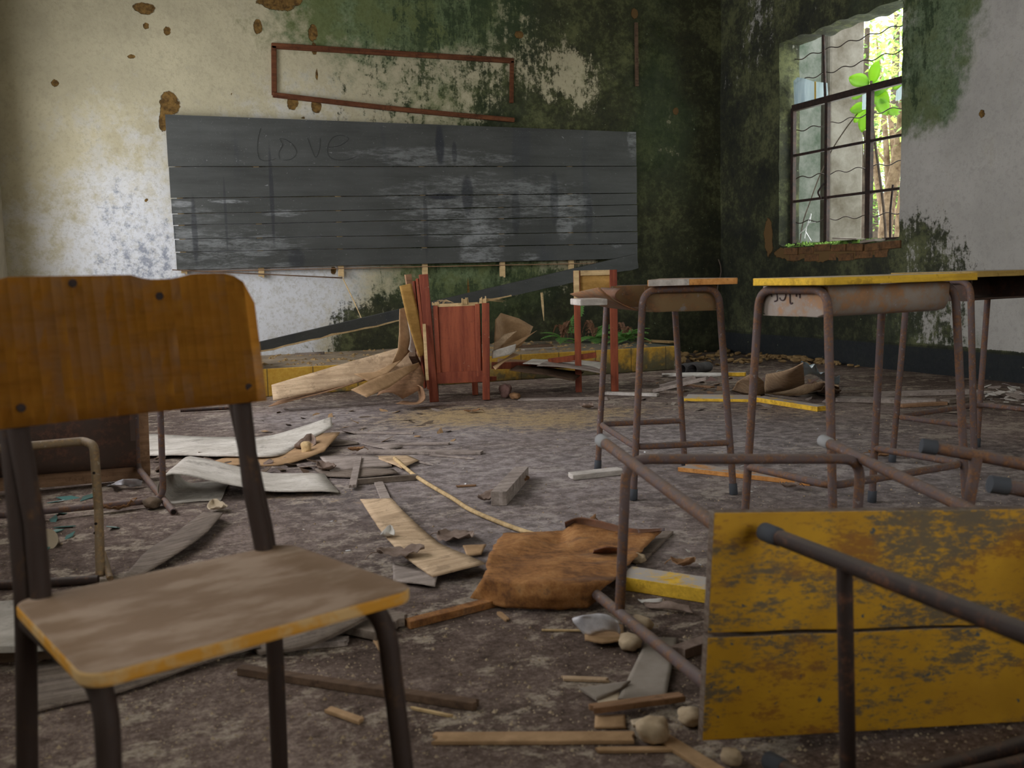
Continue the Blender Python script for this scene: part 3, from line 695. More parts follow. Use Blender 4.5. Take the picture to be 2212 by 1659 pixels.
MBs = [(6.62, .24, .012, .09, 'slate'), (6.35, .14, .02, -.1, 'slate')]
for k, (y, L, t, tl, mt) in enumerate(MBs):
    o = MB().box((WX+.03, y, 1.012+.03*(1-k)), (.14, L, t), Euler((tl*.8, 0, .2)).to_matrix()).build('slate_piece', M[mt])
    tag(o, ['flat grey slab of broken slate lying tilted on the window sill', 'small thick bit of grey slate at the near end of the window sill'][k], 'slab')

# ================================================================= WALL THINGS
# chalkboard
BY = WY-.07
BP = [Y(*q, BY-.02) for q in ((357, 247), (370, 583), (1375, 285), (1375, 558))]
bx0, bz0, bz1, bx1 = BP[0].x, BP[1].z, BP[0].z, BP[2].x
board = empty('chalkboard', (bx0, BY, bz0), 'long black wooden chalkboard of horizontal boards hung on the mouldy back wall', 'chalkboard')
seams_l = [247, 360, 428, 462, 487, 517, 545, 583]; seams_r = [285, 359, 417, 442, 466, 500, 526, 558]
mb = MB()
for k in range(7):
    zl1, zl0 = Y(362, seams_l[k], BY-.02).z, Y(362, seams_l[k+1], BY-.02).z
    zr1, zr0 = Y(1375, seams_r[k], BY-.02).z, Y(1375, seams_r[k+1], BY-.02).z
    g = .0035; n = 30; fr = []; yy = BY-.012-.004*(k % 2)
    topc = []; botc = []
    for i in range(n+1):
        t = i/n; x = bx0+(bx1-bx0)*t+(.018*(k/6)*(1-t))
        topc.append((x, yy, zl1+(zr1-zl1)*t-g*(k > 0)+.004*mnoise(Vector((t*9, k, 0)))*(k > 0)))
        botc.append((x, yy, zl0+(zr0-zl0)*t+g*(k < 6)+.004*mnoise(Vector((t*9, k+1, 5)))))
    mb.prism(topc+botc[::-1], (0, .022, 0))
mb.v = [(x-bx0, y-BY, z-bz0) for x, y, z in mb.v]
bp = mb.build('board_panel', M['board'], board)
bp.location = (0, 0, 0)
# object coordinates of the board material are world coordinates: keep the mesh where it is
for v in bp.data.vertices: v.co += Vector((bx0, BY, bz0))
bp.location = (-bx0, -BY, -bz0)
for px, dx in ((398, 0), (565, 0), (738, 0), (920, 0), (1088, 0), (1237, 0)):
    p = Y(px, 575, BY); zb = Y(px, 597 if px not in (398,) else 590, BY).z
    mb = MB().box((p.x-bx0, .035, (zb+bz1-.03)/2-bz0), (.045, .03, bz1-.03-zb)); mb.box((p.x+.014-bx0, .028, zb-bz0+.02), (.012, .02, .06))
    mb.build('batten', M['straw'], board)
mb = MB().box(((bx0+bx1)/2-bx0, .022, Y(870, 577, BY).z-bz0), (bx1-bx0-.3, .02, .006)); mb.build('bottom_lath', M['w_brown'], board)
# letters scratched on the board: L o v e
def stroke(mb, pts, plane, w, off):
    P = crm([plane(*p) for p in pts], 6)
    mb.tube([Vector(p)+Vector(off) for p in P], w, 5)
pl = lambda a, b: Y(a, b, BY-.016)
for st in ([(563, 277), (557, 300), (556, 325), (560, 342), (572, 347), (585, 346), (596, 342)], [(604, 344), (602, 330), (610, 312), (604, 300), (620, 303), (636, 318), (640, 332), (628, 344), (612, 346)],
           [(664, 298), (672, 320), (682, 340), (690, 320), (691, 298)], [(708, 318), (730, 316), (748, 306), (752, 298), (735, 292), (718, 298), (708, 315), (709, 335), (725, 345), (750, 345), (770, 338)]):
    mb = MB(); stroke(mb, st, pl, .0013, (0, 0, 0))
    mb.v = [(x-bx0, y-BY, z-bz0) for x, y, z in mb.v]
    mb.build('scratched_letter', M['scratch'], board)['label'] = 'faint letter scratched in the paint'
# fallen board leaning from the chalkboard's right end down to the step
a = Y(1378, 566, 8.30); b = Y(562, 750, 7.28)
d = (b-a).normalized(); sdir = Vector((0, 0, 1)).cross(d).normalized()
mb = MB(); n = 40; rows = []
upv = d.cross(sdir).normalized(); 
if upv.z < 0: upv = -upv
tl = []; bl = []
for i in range(n+1):
    t = i/n; c = a+(b-a)*t; w = .078-.040*t
    tl.append(c+upv*w); bl.append(c-upv*(w*.75+.012*mnoise(Vector((t*22, 0, 0)))+(.006 if t > .45 else 0)))
mb.prism(tl+bl[::-1], sdir*.028 if sdir.y > 0 else -sdir*.028)
fb = mb.build('fallen_board', M['board'], None, bevel=.002)
tag(fb, 'long black board fallen from the chalkboard, slanting down to the yellow step', 'board')
Rr2 = [c - sdir*.004*(1 if sdir.y > 0 else -1) for c in bl]
mb = MB(); lo = [Vector(c) for c in bl[16:]]; hi = [Vector(c)+upv*(.012+.009*mnoise(Vector((k*.7, 2, 0)))) for k, c in enumerate(bl[16:])]
fr_ = -(sdir if sdir.y > 0 else -sdir)*.003
mb.prism([p+fr_ for p in hi]+[p+fr_ for p in lo[::-1]], -fr_*2)
mb.v = [tuple(Vector(v)-fb.location) for v in mb.v]
o = mb.build('torn_edge', M['straw'], fb); o['label'] = 'torn bare wood edge'
# thin dark lath and its hanging splinter
a = Y(372, 584, BY-.03); b = Y(740, 602, BY-.12)
tag(MB().prism([a, a+Vector((0, 0, .008)), b+Vector((0, 0, .012)), b], (0, .012, 0)).build('loose_lath', M['w_dark']), 'thin dark lath hanging loose below the left end of the chalkboard', 'lath')
a = Y(741, 602, 8.25); b = Y(785, 697, 8.0)
tag(MB().tube([a, (a+b)/2+Vector((.004, 0, 0)), b], [.005, .005, .003], 6).build('splinter', M['straw']), 'long pale splinter hanging from the tip of the loose lath', 'splinter')
a = Y(1170, 632, 8.1); b = Y(1175, 693, 8.1)
tag(MB().tube([a, (a+b)/2, b], [.012, .011, .002], 6).build('splinter', M['straw']), 'pointed splinter hanging below the slanting fallen board, right of the red cabinet', 'splinter')
# empty picture frame

pf = empty('wall_frame', Y(590, 205, WY), 'long empty brown wooden frame nailed above the chalkboard, its lower strip sagging', 'frame')
def moulding(name, p0, p1, w, y=WY-.025, th=.03, mid=None):
    a_, b_ = Y(*p0, y), Y(*p1, y); pts = [a_, b_] if mid is None else [Vector(q) for q in crm([a_, Y(*mid, y), b_], 8)]
    n_ = len(pts); T = []; B_ = []
    for i, p in enumerate(pts):
        t = (pts[min(i+1, n_-1)]-pts[max(i-1, 0)]).normalized(); k = Vector((-t.z, 0, t.x))*w/2; T.append(p+k); B_.append(p-k)
    mb = MB().prism(T+B_[::-1], (0, th, 0)); mb.v = [tuple(Vector(v)-pf.location) for v in mb.v]
    return mb.build(name, M['w_frame'], pf, bevel=.004)
M['w_frame'] = wood('dark red brown moulding', (.075, .024, .010), (.15, .055, .022))
moulding('top_strip', (587, 98), (1111, 131), .045); moulding('side_strip', (592, 98), (593, 205), .040)
moulding('side_strip', (1107, 131), (1106, 222), .034); moulding('hanging_strip', (590, 204), (1112, 259), .040, y=WY-.045, mid=(850, 234))
tag(MB().box(Y(1375, 118, WY-.012), (.03, .02, Y(1375, 50, WY).z-Y(1375, 187, WY).z)).build('wall_lath', M['w_dark']), 'narrow vertical brown lath fixed to the dark mouldy wall near the corner', 'lath')
pts = [Y(1552+5*math.sin(k*.9)+(k*.5), 560+k*13, WY-.03-.012*k) for k in range(14)]
tag(MB().tube(pts, .006, 6).build('dry_vine', M['bark_dark']), 'thin dry vine stem climbing the black corner of the room', 'vine')

# ================================================================= DESKS AND CHAIRS
FX_, FY_, TXX, TYY, ZT = .285, .185, .32, .19, .755
def desk(mw, label, top_mat, tube='tube', tray='tray', caps=(1, 1, 1, 1), top_split=False, full_tray=True, group='metal framed school desks', r=.0125, ty=None, split_y=.016, poly=None):
    D = empty('school_desk', mw, label, 'desk', group)
    def leg(sx, sy, cap):
        P = fillet([(sx*FX_, sy*FY_, .012), (sx*.268, sy*.137, .742), (sx*.268, 0, .742)], .06, 7)
        lo = P[0]; P = [lo.lerp(P[1], t) for t in (0, .25, .5, .75)] + P[1:]
        o = MB().tube(P, r, 14).build('leg', M[tube], D)
        d = (P[1]-P[0]).normalized()
        if cap:
            c = MB().tube([P[0]-d*.012, P[0]-d*.010, P[0]+d*.028, P[0]+d*.03], [r*.9, r*1.22, r*1.18, r*1.02], 14).build('rubber_foot', M['cap' if cap == 1 else 'cap_pale'], o)
        else:
            MB().tube([P[0]-d*.0005, P[0]+d*.001], r*.72, 12).build('open_end', M['hole'], o)['label'] = 'dark open tube end'
        return o
    k = 0
    for sx, sy in ((1, 1), (1, -1), (-1, 1), (-1, -1)):
        leg(sx, sy, caps[k]); k += 1
    q = .19; f_ = q/.742; ex, ey = FX_-(FX_-.268)*f_, FY_-(FY_-.137)*f_
    P = fillet([(ex, ey-.004, q), (ex, -ey, q), (-ex, -ey, q), (-ex, ey-.004, q)], .05, 6)
    MB().tube(P, r*.92, 12).build('stretcher', M[tube], D)
    mb = MB(); TY = TYY; th = .022
    def slab(y0, y1, seed, rc=.02, corners=(1, 1, 1, 1)):
        pts = []
        for (cx, cy, a0, on) in ((TXX-rc, y1-rc, 0, corners[0]), (-TXX+rc, y1-rc, 90, corners[1]), (-TXX+rc, y0+rc, 180, corners[2]), (TXX-rc, y0+rc, 270, corners[3])):
            for j in range(5 if on else 1):
                a_ = math.radians(a0+(j*22.5 if on else 45)); rr = rc if on else rc*1.414
                pts.append((cx+rr*math.cos(a_), cy+rr*math.sin(a_), ZT))
        mb.prism(pts, (0, 0, th))
    if top_split:      # two boards with an opened joint
        ys_ = [(x, split_y+.0035*mnoise(Vector((x*9, 3, 0)))+.002*(x+TXX)) for x in [TXX-2*TXX*i/24 for i in range(25)]]
        mb.prism([(TXX, TY, ZT)]+[(-TXX, TY, ZT)]+[(x, y-.001, ZT) for x, y in ys_[::-1]], (0, 0, th))
        mb.prism([(x, y-.0055-.003*max(0, x/TXX), ZT) for x, y in ys_]+[(-TXX, -TY, ZT), (TXX, -TY, ZT)], (0, 0, th))
    elif poly: mb.prism([(x, y, ZT) for x, y in poly], (0, 0, th))
    else: slab(*(ty or (-TY, TY)), 0)
    mb.build('tabletop', M[top_mat], D, bevel=.002)
    # pressed steel book tray under the top, open towards the pupil (+y)
    mb = MB(); hx = .253
    if full_tray: prof = [(.135, .672), (.12, .667), (-.085, .664), (-.112, .672), (-.125, .694), (-.128, .752)]
    else: prof = [(.135, .672), (.12, .667), (-.085, .664), (-.10, .666)]
    rows = [[(x, y, z) for y, z in prof] for x in (-hx, -hx/3, hx/3, hx)]
    mb.grid(rows, .003)
    for sx in (-1, 1):
        pr = [(sx*hx, y, z) for y, z in [(.135, .672), (.12, .667), (-.085, .664), (-.112, .672), (-.125, .694), (-.128, .752), (.135, .752)]]
        mb.prism(pr, (sx*.002, 0, 0))
        mb.box((sx*(hx-.008), .06, .665), (.02, .15, .004))
    t = mb.build('book_tray', M[tray], D, recenter=False)
    return D, t
def mtx(ang, loc): return Matrix.Translation(loc) @ Matrix.Rotation(math.radians(ang), 4, 'Z')
def rmat(R, T): return Matrix([list(R[0])+[T[0]], list(R[1])+[T[1]], list(R[2])+[T[2]], [0, 0, 0, 1]])

# desk A: centre, its tray front torn and bent out to the left
DA, trayA = desk(mtx(-104, (1.915, 3.285, 0)), 'upright school desk with orange edged top and a rusty tray torn open on its left', 'orange_edge', tray='tray_ochre', full_tray=False, poly=[(.315, .19), (-.315, .19), (-.32, .185), (-.32, .09), (-.1, .02), (.32, -.135), (.32, .185)])
def bent(parent):
    rows = []
    for i in range(9):
        t = i/8; x = .25-.36*t; rows.append([])
        for j in range(8):
            s = j/7; y = -.098-.20*s-(.03*s*t); z = .664+.005*s+.075*s*s*(1.15-.35*t)
            rows[-1].append((x+.03*s, y, z))
    MB().grid(rows, .0025).build('bent_flap', M['rust_flap'], parent)['label'] = 'rusty sheet bent outwards'
    rows = []
    for i in range(9):
        a_ = i/8*math.pi*.75; rows.append([(.16-.36*j/5, -.135-.075*math.sin(a_)*(1-.2*j/5), .672+.076*(i/8)) for j in range(6)])
    MB().grid([[Vector(p) for p in r_] for r_ in rows], .0025).build('curled_panel', M['rust_dark'], parent)['label'] = 'dark curled tray panel'
M['rust_dark'] = rust('dark orange rust', (.16, .075, .04), (.10, .05, .035), (.30, .12, .05), (.22, .18, .19), .5, 8)
M['rust_flap'] = rust('scuffed rust flap', (.20, .13, .075), (.14, .075, .04), (.30, .14, .055), (.20, .17, .16), .47, 10)
bent(DA)
# stub of whitened plank resting on the bent flap
c = Y(1289, 657, 3.05); u = Vector((math.cos(math.radians(-6)), math.sin(math.radians(-6)), 0))
wp = MB().box((0, 0, 0), (.095, .18, .022), Matrix.Rotation(math.radians(-14), 3, 'Z')).build('plank_offcut', M['w_white'], None, bevel=.004)
wp.location = (1.54, 3.13, .695)
tag(wp, 'short whitened board end lying on the bent rusty flap of the torn desk', 'offcut')
# white dusty half of top edge
MB().box((TXX-.002+.0025, -.060, ZT+.011), (.003, .145, .021)).build('white_paint', M['w_white'], DA)['label'] = 'whitened end of the top edge'
ribbon('torn_paper', [(DA.matrix_world @ Vector((.262, -.10, .752)), DA.matrix_world @ Vector((.262, -.09, .742))), (DA.matrix_world @ Vector((.275, -.06, .745)), DA.matrix_world @ Vector((.272, -.05, .732))),
   (DA.matrix_world @ Vector((.262, .00, .754)), DA.matrix_world @ Vector((.262, .01, .745)))], M['w_grey'], 'small curled strip stuck under the front edge of the torn desk top', 'strip', th=.002, minz=None)

# desk B: right of centre with bright yellow edges and scratched letters on the tray end
DB, trayB = desk(mtx(6.7, (2.107, 2.427, 0)), 'upright school desk with bright yellow edged top and letters scratched on its tray end', 'yellow_edge', caps=(1, 1, 1, 1), ty=(-.185, .12))
MI = DB.matrix_world.inverted()
def onB(px, py):     # point on the tray end plate (local x = -.255)
    d = MI.to_3x3() @ ray(px, py); o_ = MI @ Vector((0, 0, H)); t = (-.2565-o_.x)/d.x; return o_ + d*t
for st in ([(1664.5, 622), (1667, 635)], [(1677, 624), (1679, 641), (1673, 645)], [(1696, 623), (1697, 633), (1693, 642), (1687, 642), (1684, 637)], [(1706, 625), (1707, 649), (1712, 648)], [(1720, 622), (1720, 635)], [(1727.5, 623), (1727.5, 638)]):
    P = [onB(p[0], p[1]+6) for p in st]
    MB().tube([Vector(p) for p in crm(P, 5)] if len(P) > 2 else P, .0020, 6).build('scratched_letter', M['ink'], trayB, recenter=False)['label'] = 'dark letter stroke scratched on the tray end'

# desk C: behind B at the right edge, tray opening faces the camera
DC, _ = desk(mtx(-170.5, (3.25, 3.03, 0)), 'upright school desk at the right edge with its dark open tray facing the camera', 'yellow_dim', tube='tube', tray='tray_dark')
# overturned desk with worn yellow top facing the camera
D1, _ = desk(rmat([[-0.9803, -0.0572, -0.189], [0.1887, 0.0106, -0.982], [0.0582, -0.9983, 0.0004]], [1.318, 2.028, 0.2086]),
     'overturned school desk lying on its side, cracked worn yellow top facing the camera', 'worn_yellow', tray='tray_dark', caps=(0, 2, 1, 2), top_split=True)
# overturned desk whose dark legs reach in front of the yellow top
ca, sa = math.cos(math.radians(-20)), math.sin(math.radians(-20))
D2, _ = desk(rmat([[0.9994, 0.0164, -0.0303], [-0.0313, 0.0606, -0.9977], [-0.0146, 0.998, 0.0611]], [1.219, 1.268, 0.197]),
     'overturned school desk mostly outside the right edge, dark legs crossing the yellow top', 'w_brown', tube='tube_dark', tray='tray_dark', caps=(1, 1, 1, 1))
# overturned desk at the left, seen from below
L1, _ = desk(rmat([[-0.9929, 0.0258, -0.1158], [-0.1157, 0.0075, 0.9933], [0.0265, 0.9996, -0.0045]], [-0.1307, 3.5566, 0.2036]),
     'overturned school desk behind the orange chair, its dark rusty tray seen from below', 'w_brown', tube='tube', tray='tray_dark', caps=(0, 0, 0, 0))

def chair(mw, label, seat_w=(.2076, .1973), full=True, tube='tube_chair', seat_mat='seat', back_mat='chair_wood', r=.0135, caps=False, group='metal framed school chairs', sd=.1645):
    """local x across, -y front, +y back; seat at .40"""
    Cc = empty('school_chair', mw, label, 'chair', group)
    wf, wb = seat_w; zs_ = .385
    for s in (-1, 1):
        # front leg bends back under the seat, then rises as the back post
        x0, x1, x2 = (.168, .143, .132) if s > 0 else (-.178, -.172, -.170)
        P = fillet([(s*(wf-.012), -sd+.012, .01), (s*(wf-.03), -sd+.035, zs_-r), (x0, sd-.005, zs_-r)], .055, 7)
        o = MB().tube(P, r, 14).build('leg', M[tube], Cc)
        P = [(x0+s*.016, sd+.045, .01), (x0+s*.008, sd+.024, .2), (x0, sd+.012, zs_-.002), (x0*.5+x1*.5, sd+.022, .50), (x1, sd+.04, .625)]
        MB().tube([Vector(p) for p in crm(P, 5)], r, 14).build('leg', M[tube], Cc)
        k_ = -.014 if s > 0 else .014; P = fillet([(x0+k_, sd-.10, zs_-r), (x0+k_, sd-.012, zs_-r), (x0*.5+x1*.5+k_, sd+.002, .50), (x1, sd+.032, .70), (x2, sd+.047, .79)], .03, 5)
        MB().tube(P, r, 14).build('back_post', M[tube], Cc)
        if caps:
            MB().tube([(s*(wf-.012), -sd+.012, .0), (s*(wf-.013), -sd+.013, .032)], r*1.2, 14).build('rubber_foot', M['cap'], Cc)
    # seat plate with rounded corners, slightly wider in front
    def outline(w0, w1, y0, y1, rc, n=6):
        pts = []
        for cx, cy, a0 in ((w1-rc, y1-rc, 0), (-w1+rc, y1-rc, 90), (-w0+rc, y0+rc, 180), (w0-rc, y0+rc, 270)):
            for j in range(n+1):
                a_ = math.radians(a0+j*90/n); pts.append((cx+rc*math.cos(a_), cy+rc*math.sin(a_)))
        return pts
    mb = MB().prism([(x, y, zs_) for x, y in outline(wf, wb, -sd, sd, .03)], (0, 0, .018))
    mb.build('seat', M[seat_mat], Cc, bevel=.004)
    # back rest: curved panel
    zb0, zb1 = .625, .815; hw = .187; rc = .045; xs_ = -.019
    rows = []; nx = 28
    for i in range(nx+1):
        t = i/nx; x = -hw+2*hw*t; row = []
        e = max(0, abs(x)-(hw-rc)); top = zb1-(rc-math.sqrt(max(0, rc*rc-e*e)))
        if .02 < x+.0 < .10: top -= .007*min(1, (x-.02)/.01)*min(1, (.10-x)/.03)
        bow = -.012*(1-(x/hw)**2)
        for j in range(7):
            z = zb0+(top-zb0)*j/6; row.append((x+xs_, sd+.010+.024+bow*-1+(z-zb0)*.16-.040, z))
        rows.append(row)
        bk = MB().grid(rows, .010).build('backrest', M[back_mat], Cc, bevel=.0)
    for (x, z) in ((-.168, .65), (.143, .648), (-.085, .806), (.03, .785)):
        y = sd-.006+.012*(1-(x/hw)**2)+(z-zb0)*.16-.0045
        MB().tube([(x, y, z), (x, y-.003, z)], .0055, 10).build('screw', M['iron'], bk)
    return Cc, bk
# foreground chair, turned towards the camera
Uc = Vector((math.cos(.327), math.sin(.327), 0)); Vc = Vector((-Uc.y, Uc.x, 0)); Oc = Vector((.0921, 1.2945, 0))
CH, bkc = chair(Matrix(((Uc.x, Vc.x, 0, Oc.x), (Uc.y, Vc.y, 0, Oc.y), (0, 0, 1, 0), (0, 0, 0, 1))), 'orange brown wooden school chair on dark metal legs in the near left foreground')
# chair on its back at the far right: only its feet show
e = Vector((.87, -.45, -.13)).normalized(); a_ = Vector((1.624-1.436, 1.639-1.304, 0)).normalized()
z_ = e; x_ = (a_-z_*a_.dot(z_)).normalized(); y_ = z_.cross(x_)
foot = Vector((1.53, 1.4715, .41)); R_ = Matrix((x_, y_, z_)).transposed()
print('chair y', y_)
sgn = 1 if y_.z > 0 else -1
if y_.z > 0: x_ = -x_; y_ = z_.cross(x_)
R_ = Matrix((x_, y_, z_)).transposed()
T_ = foot - R_ @ Vector((0, -.1525, .01))
C3, _ = chair(Matrix.Translation(T_) @ R_.to_4x4(), 'tipped over metal chair at the right edge, two legs with dark rubber feet pointing left', tube='tube', caps=True)
MB().tube([(-.185, -.143, .115), (-.185, .18, .115)], .0125, 12).build('side_stretcher', M['tube'], C3)
# bare bent tube chair frame lying behind the orange chair
fr = empty('chair_frame', Vector((-.2, 2.95, 0)), 'bare rusty tube chair frame without seat, on the floor behind the orange chair', 'chair frame')
def frt(name, pts, r=.0125, fil=.03, mat='tube_ochre'):
    mb = MB().tube(fillet(pts, fil, 5), r, 12); mb.v = [tuple(Vector(v)-fr.location) for v in mb.v]; return mb.build(name, M[mat], fr)
M['tube_ochre'] = rust('ochre rusted tube', (.20, .14, .08), (.13, .08, .055), (.30, .19, .08), (.34, .30, .22), .5, 26)
frt('side_frame', [(-.62, 3.03, .36), Z(180, 953, .368), Z(203, 962, .362), Z(213, 1100, .18), Z(217, 1244, .0125)], fil=.02)
frt('bottom_bar', [(-.66, 3.0, .0125), Z(212, 1252, .0125)], fil=.0, mat='tube_dark')
frt('brace', [Z(222, 1195, .055), Z(238, 1250, .0125)], r=.009, fil=0)
mb = MB()
for px, py, z in ((207, 1021, .29), (211, 1130, .15), (209, 1150, .12)):
    p = Z(px, py, z); mb.tube([p-fw*.0135, p-fw*.0115], .004, 8)
mb.v = [tuple(Vector(v)-fr.location) for v in mb.v]; mb.build('screw_hole', M['hole'], fr)
a = Z(390, 887, .02); b = Z(520, 880, .02)
tag(MB().tube([a, b], .011, 8).build('metal_rod', M['tube_dark']), 'thin rusty rod on the floor seen under the right end of the orange backrest', 'rod')
a = Z(1958, 1682, .0125); b = Z(2260, 1590, .0125)
tag(MB().tube([a, b], .013, 10).build('metal_tube', M['tube_dark']), 'dark rusty tube lying on the floor below the yellow top, bottom right corner', 'tube')

# ================================================================= RED CABINET AND STAND
def box_part(name, parent, c, d, mat, R=None, bevel=.003, label=None):
    o = MB().box(c, d, R).build(name, M[mat], parent, bevel=bevel)
    if label: o['label'] = label
    return o
u = Vector((2.225-1.898, 6.03-6.158, 0)); cm = frame(u, (-u.y, u.x, 0), (1.898, 6.158, 0))
cab = empty('broken_cabinet', cm @ Matrix.Rotation(math.radians(-1.0), 4, 'Y'), 'broken red brown painted cabinet side standing in the middle of the rubbish heap', 'cabinet')
cw = u.length
R1 = Matrix.Rotation(math.radians(-2), 3, 'Y')
box_part('post', cab, (.0-.012, 0, .415), (.058, .045, .83), 'red', R1)
box_part('post', cab, (cw+.002, 0, .315), (.048, .045, .63), 'red', Matrix.Rotation(math.radians(2.2), 3, 'Y'))
box_part('panel', cab, (cw/2+.0, .006, .385), (cw-.05, .016, .46), 'red', None)
box_part('stile', cab, (cw-.045, -.005, .39), (.030, .024, .47), 'red', Matrix.Rotation(math.radians(1.2), 3, 'Y'))
box_part('stile', cab, (.040, -.002, .39), (.030, .024, .47), 'red')
box_part('bottom_rail', cab, (cw/2, 0, .155), (cw-.05, .032, .075), 'red')
box_part('top_rail', cab, (cw/2, .012, .625), (cw-.07, .020, .022), 'straw', label='bare wood rail end')
for x, h in ((cw*.66, .05), (cw*.99, .045), (.04, .022)):
    mb = MB()
    for k in range(5):
        q = -.018+.009*k; hh = h*rnd.uniform(.6, 1.1); mb.box((x+q, .004+rnd.uniform(-.006, .006), .628+hh/2), (.008, .02, hh), Matrix.Rotation(rnd.uniform(-.12, .12), 3, 'Y'))
    mb.build('splintered_stub', M['straw'], cab)
mb = MB()
for k in range(9):
    x = rnd.uniform(cw*.95, cw*1.05); L = rnd.uniform(.05, .14); a_ = rnd.uniform(-.2, .25); mb.tube([(x, .01, .64+rnd.uniform(0, .02)), (x+L*math.cos(a_), .02, .642+L*math.sin(a_)*.6)], [.0022, .0006], 5)
for k in range(5):
    x = rnd.uniform(.03, .10); mb.tube([(x, .01, .635), (x+.02, .0, .66), (x+rnd.uniform(.06, .13), .0, .64)], [.002, .0015, .0006], 5)
mb.build('splinters', M['straw'], cab)['kind'] = 'stuff'
# second post and side panels standing left behind the front post
R3 = Matrix.Rotation(math.radians(-3.0), 3, 'Y')
box_part('side_panel', cab, (-.050, .03, .445), (.018, .10, .72), 'red', R3); box_part('side_panel', cab, (-.076, .05, .44), (.016, .09, .70), 'red', R3)
box_part('back_post', cab, (-.015, .34, .30), (.045, .045, .60), 'w_dark'); box_part('back_post', cab, (cw-.09, .30, .07), (.04, .04, .14), 'red')
box_part('floor_rail', cab, (cw/2, .30, .105), (cw+.12, .03, .03), 'red')
c = Y(885, 592, 6.35)
stub = MB().box((0, 0, 0), (.04, .03, .55), Matrix.Rotation(-.12, 3, 'Y')).build('wood_post', M['w_brown']); stub.location = c+Vector((.02, 0, -.55))
o = stub; tag(o, 'splintered post top sticking up behind the tall ochre board left of the red cabinet', 'post')

# unpainted-inside stand right of the cabinet
pR, pL = Vector((3.154, 6.025, 0)), Vector((2.925, 6.12, 0))
u = pR-pL; st = empty('wooden_stand', frame(u, (-u.y, u.x, 0), pL), 'tall red brown stand with two posts and a small bare wood panel on top', 'stand')
sw = u.length
box_part('post', st, (0, 0, .415), (.043, .045, .83), 'red'); box_part('post', st, (sw, 0, .415), (.050, .045, .83), 'red')
box_part('panel', st, (sw/2, .006, .71), (sw-.04, .012, .17), 'w_ochre'); box_part('rail', st, (sw/2, 0, .812), (sw-.045, .03, .035), 'straw', label='bare wood top rail')
box_part('rail', st, (sw/2, 0, .612), (sw-.045, .03, .03), 'straw', label='bare wood lower rail')
box_part('inner_face', st, (-.003, -.024, .72), (.038, .004, .22), 'straw', label='unpainted strip')

# ================================================================= SHEETS AROUND THE CABINET
def YR(rows): return [(Y(*a), Y(*b)) for a, b in rows]
ribbon('plywood_strip', YR([((586, 832, 6.32), (590, 865, 6.2)), ((732, 789, 6.4), (732, 836, 6.26)), ((861, 752, 6.46), (861, 802, 6.34)), ((918, 736, 6.5), (924, 776, 6.42))]), M['w_tan'],
   'long pale plywood strip sloping down left from the red cabinet', 'strip', th=.006, wob=.0015)
ribbon('plywood_sheet', YR([((580, 878, 6.2), (600, 866, 6.3)), ((700, 848, 6.2), (700, 842, 6.35)), ((790, 818, 6.28), (795, 812, 6.4)), ((852, 782, 6.3), (850, 800, 6.45))]), M['w_brown'],
   'brown underside sheet below the long pale plywood strip', 'sheet', th=.004)
ribbon('ochre_board', YR([((863, 618, 6.20), (888, 612, 6.20)), ((880, 690, 6.16), (906, 686, 6.18)), ((898, 750, 6.14), (916, 748, 6.16)), ((906, 772, 6.12), (914, 768, 6.14))]), M['w_ochre'],
   'tall narrow ochre board leaning beside the red cabinet', 'board', th=.008, wob=.001, smooth=False)
ribbon('card_sheet', YR([((863, 668, 6.30), (878, 664, 6.32)), ((862, 720, 6.25), (886, 720, 6.3)), ((860, 755, 6.18), (884, 760, 6.24)), ((846, 785, 6.05), (866, 780, 6.15))]), M['w_card'],
   'curved tan card sheet standing between the pale strip and the ochre board', 'sheet', th=.003, smooth=False)
ribbon('white_sheet', YR([((880, 690, 6.26), (890, 690, 6.28)), ((886, 730, 6.24), (900, 735, 6.26)), ((882, 755, 6.2), (898, 770, 6.22))]), M['w_pale'],
   'thin white split of wood showing between the tan card and the ochre board', 'sliver', th=.003)
ribbon('card_sheet', YR([((765, 808, 5.95), (796, 824, 5.9)), ((810, 803, 5.98), (838, 806, 5.95)), ((845, 786, 6.02), (868, 778, 6.05))]), M['w_card'],
   'small pointed card sheet on top of the brown pile left of the red cabinet', 'sheet', th=.003, smooth=False)
ribbon('card_sheet', YR([((758, 842, 5.8), (792, 858, 5.72)), ((820, 812, 5.9), (838, 838, 5.85)), ((868, 795, 6.0), (880, 810, 5.98)), ((905, 783, 6.08), (906, 792, 6.1))]), M['w_card'],
   'wide tan card sheet fanning out low in front of the rubbish heap', 'sheet', th=.003, smooth=False)
ribbon('curled_sheet', YR([((815, 855, 6.0), (870, 862, 5.95)), ((832, 820, 6.05), (905, 842, 5.95)), ((870, 800, 6.1), (917, 822, 6.0)), ((900, 785, 6.12), (916, 812, 6.08))]), M['w_brown'],
   'dark brown curled sheet left of the red cabinet foot', 'sheet', th=.003, sag=.03)
ribbon('curled_sheet', YR([((855, 872, 5.85), (870, 866, 6.0)), ((900, 873, 5.8), (900, 868, 5.98)), ((918, 862, 5.84), (905, 855, 6.02)), ((914, 840, 5.9), (898, 838, 6.05)), ((903, 832, 5.95), (890, 836, 6.1))]), M['w_brown'],
   'small sheet curled up on edge at the floor beside the red cabinet foot', 'sheet', th=.003)
box = plank('wood_block', Y(890, 770, 6.12), Y(905, 800, 6.3), .045, .03, M['w_dark'], 'short dark grooved wood block poking out of the pile left of the cabinet', 'block')
plank('ochre_edge', Y(916, 700, 6.13), Y(923, 822, 6.05), .02, .008, M['straw'], 'thin pale edge strip leaning against the left post of the red cabinet', 'strip')
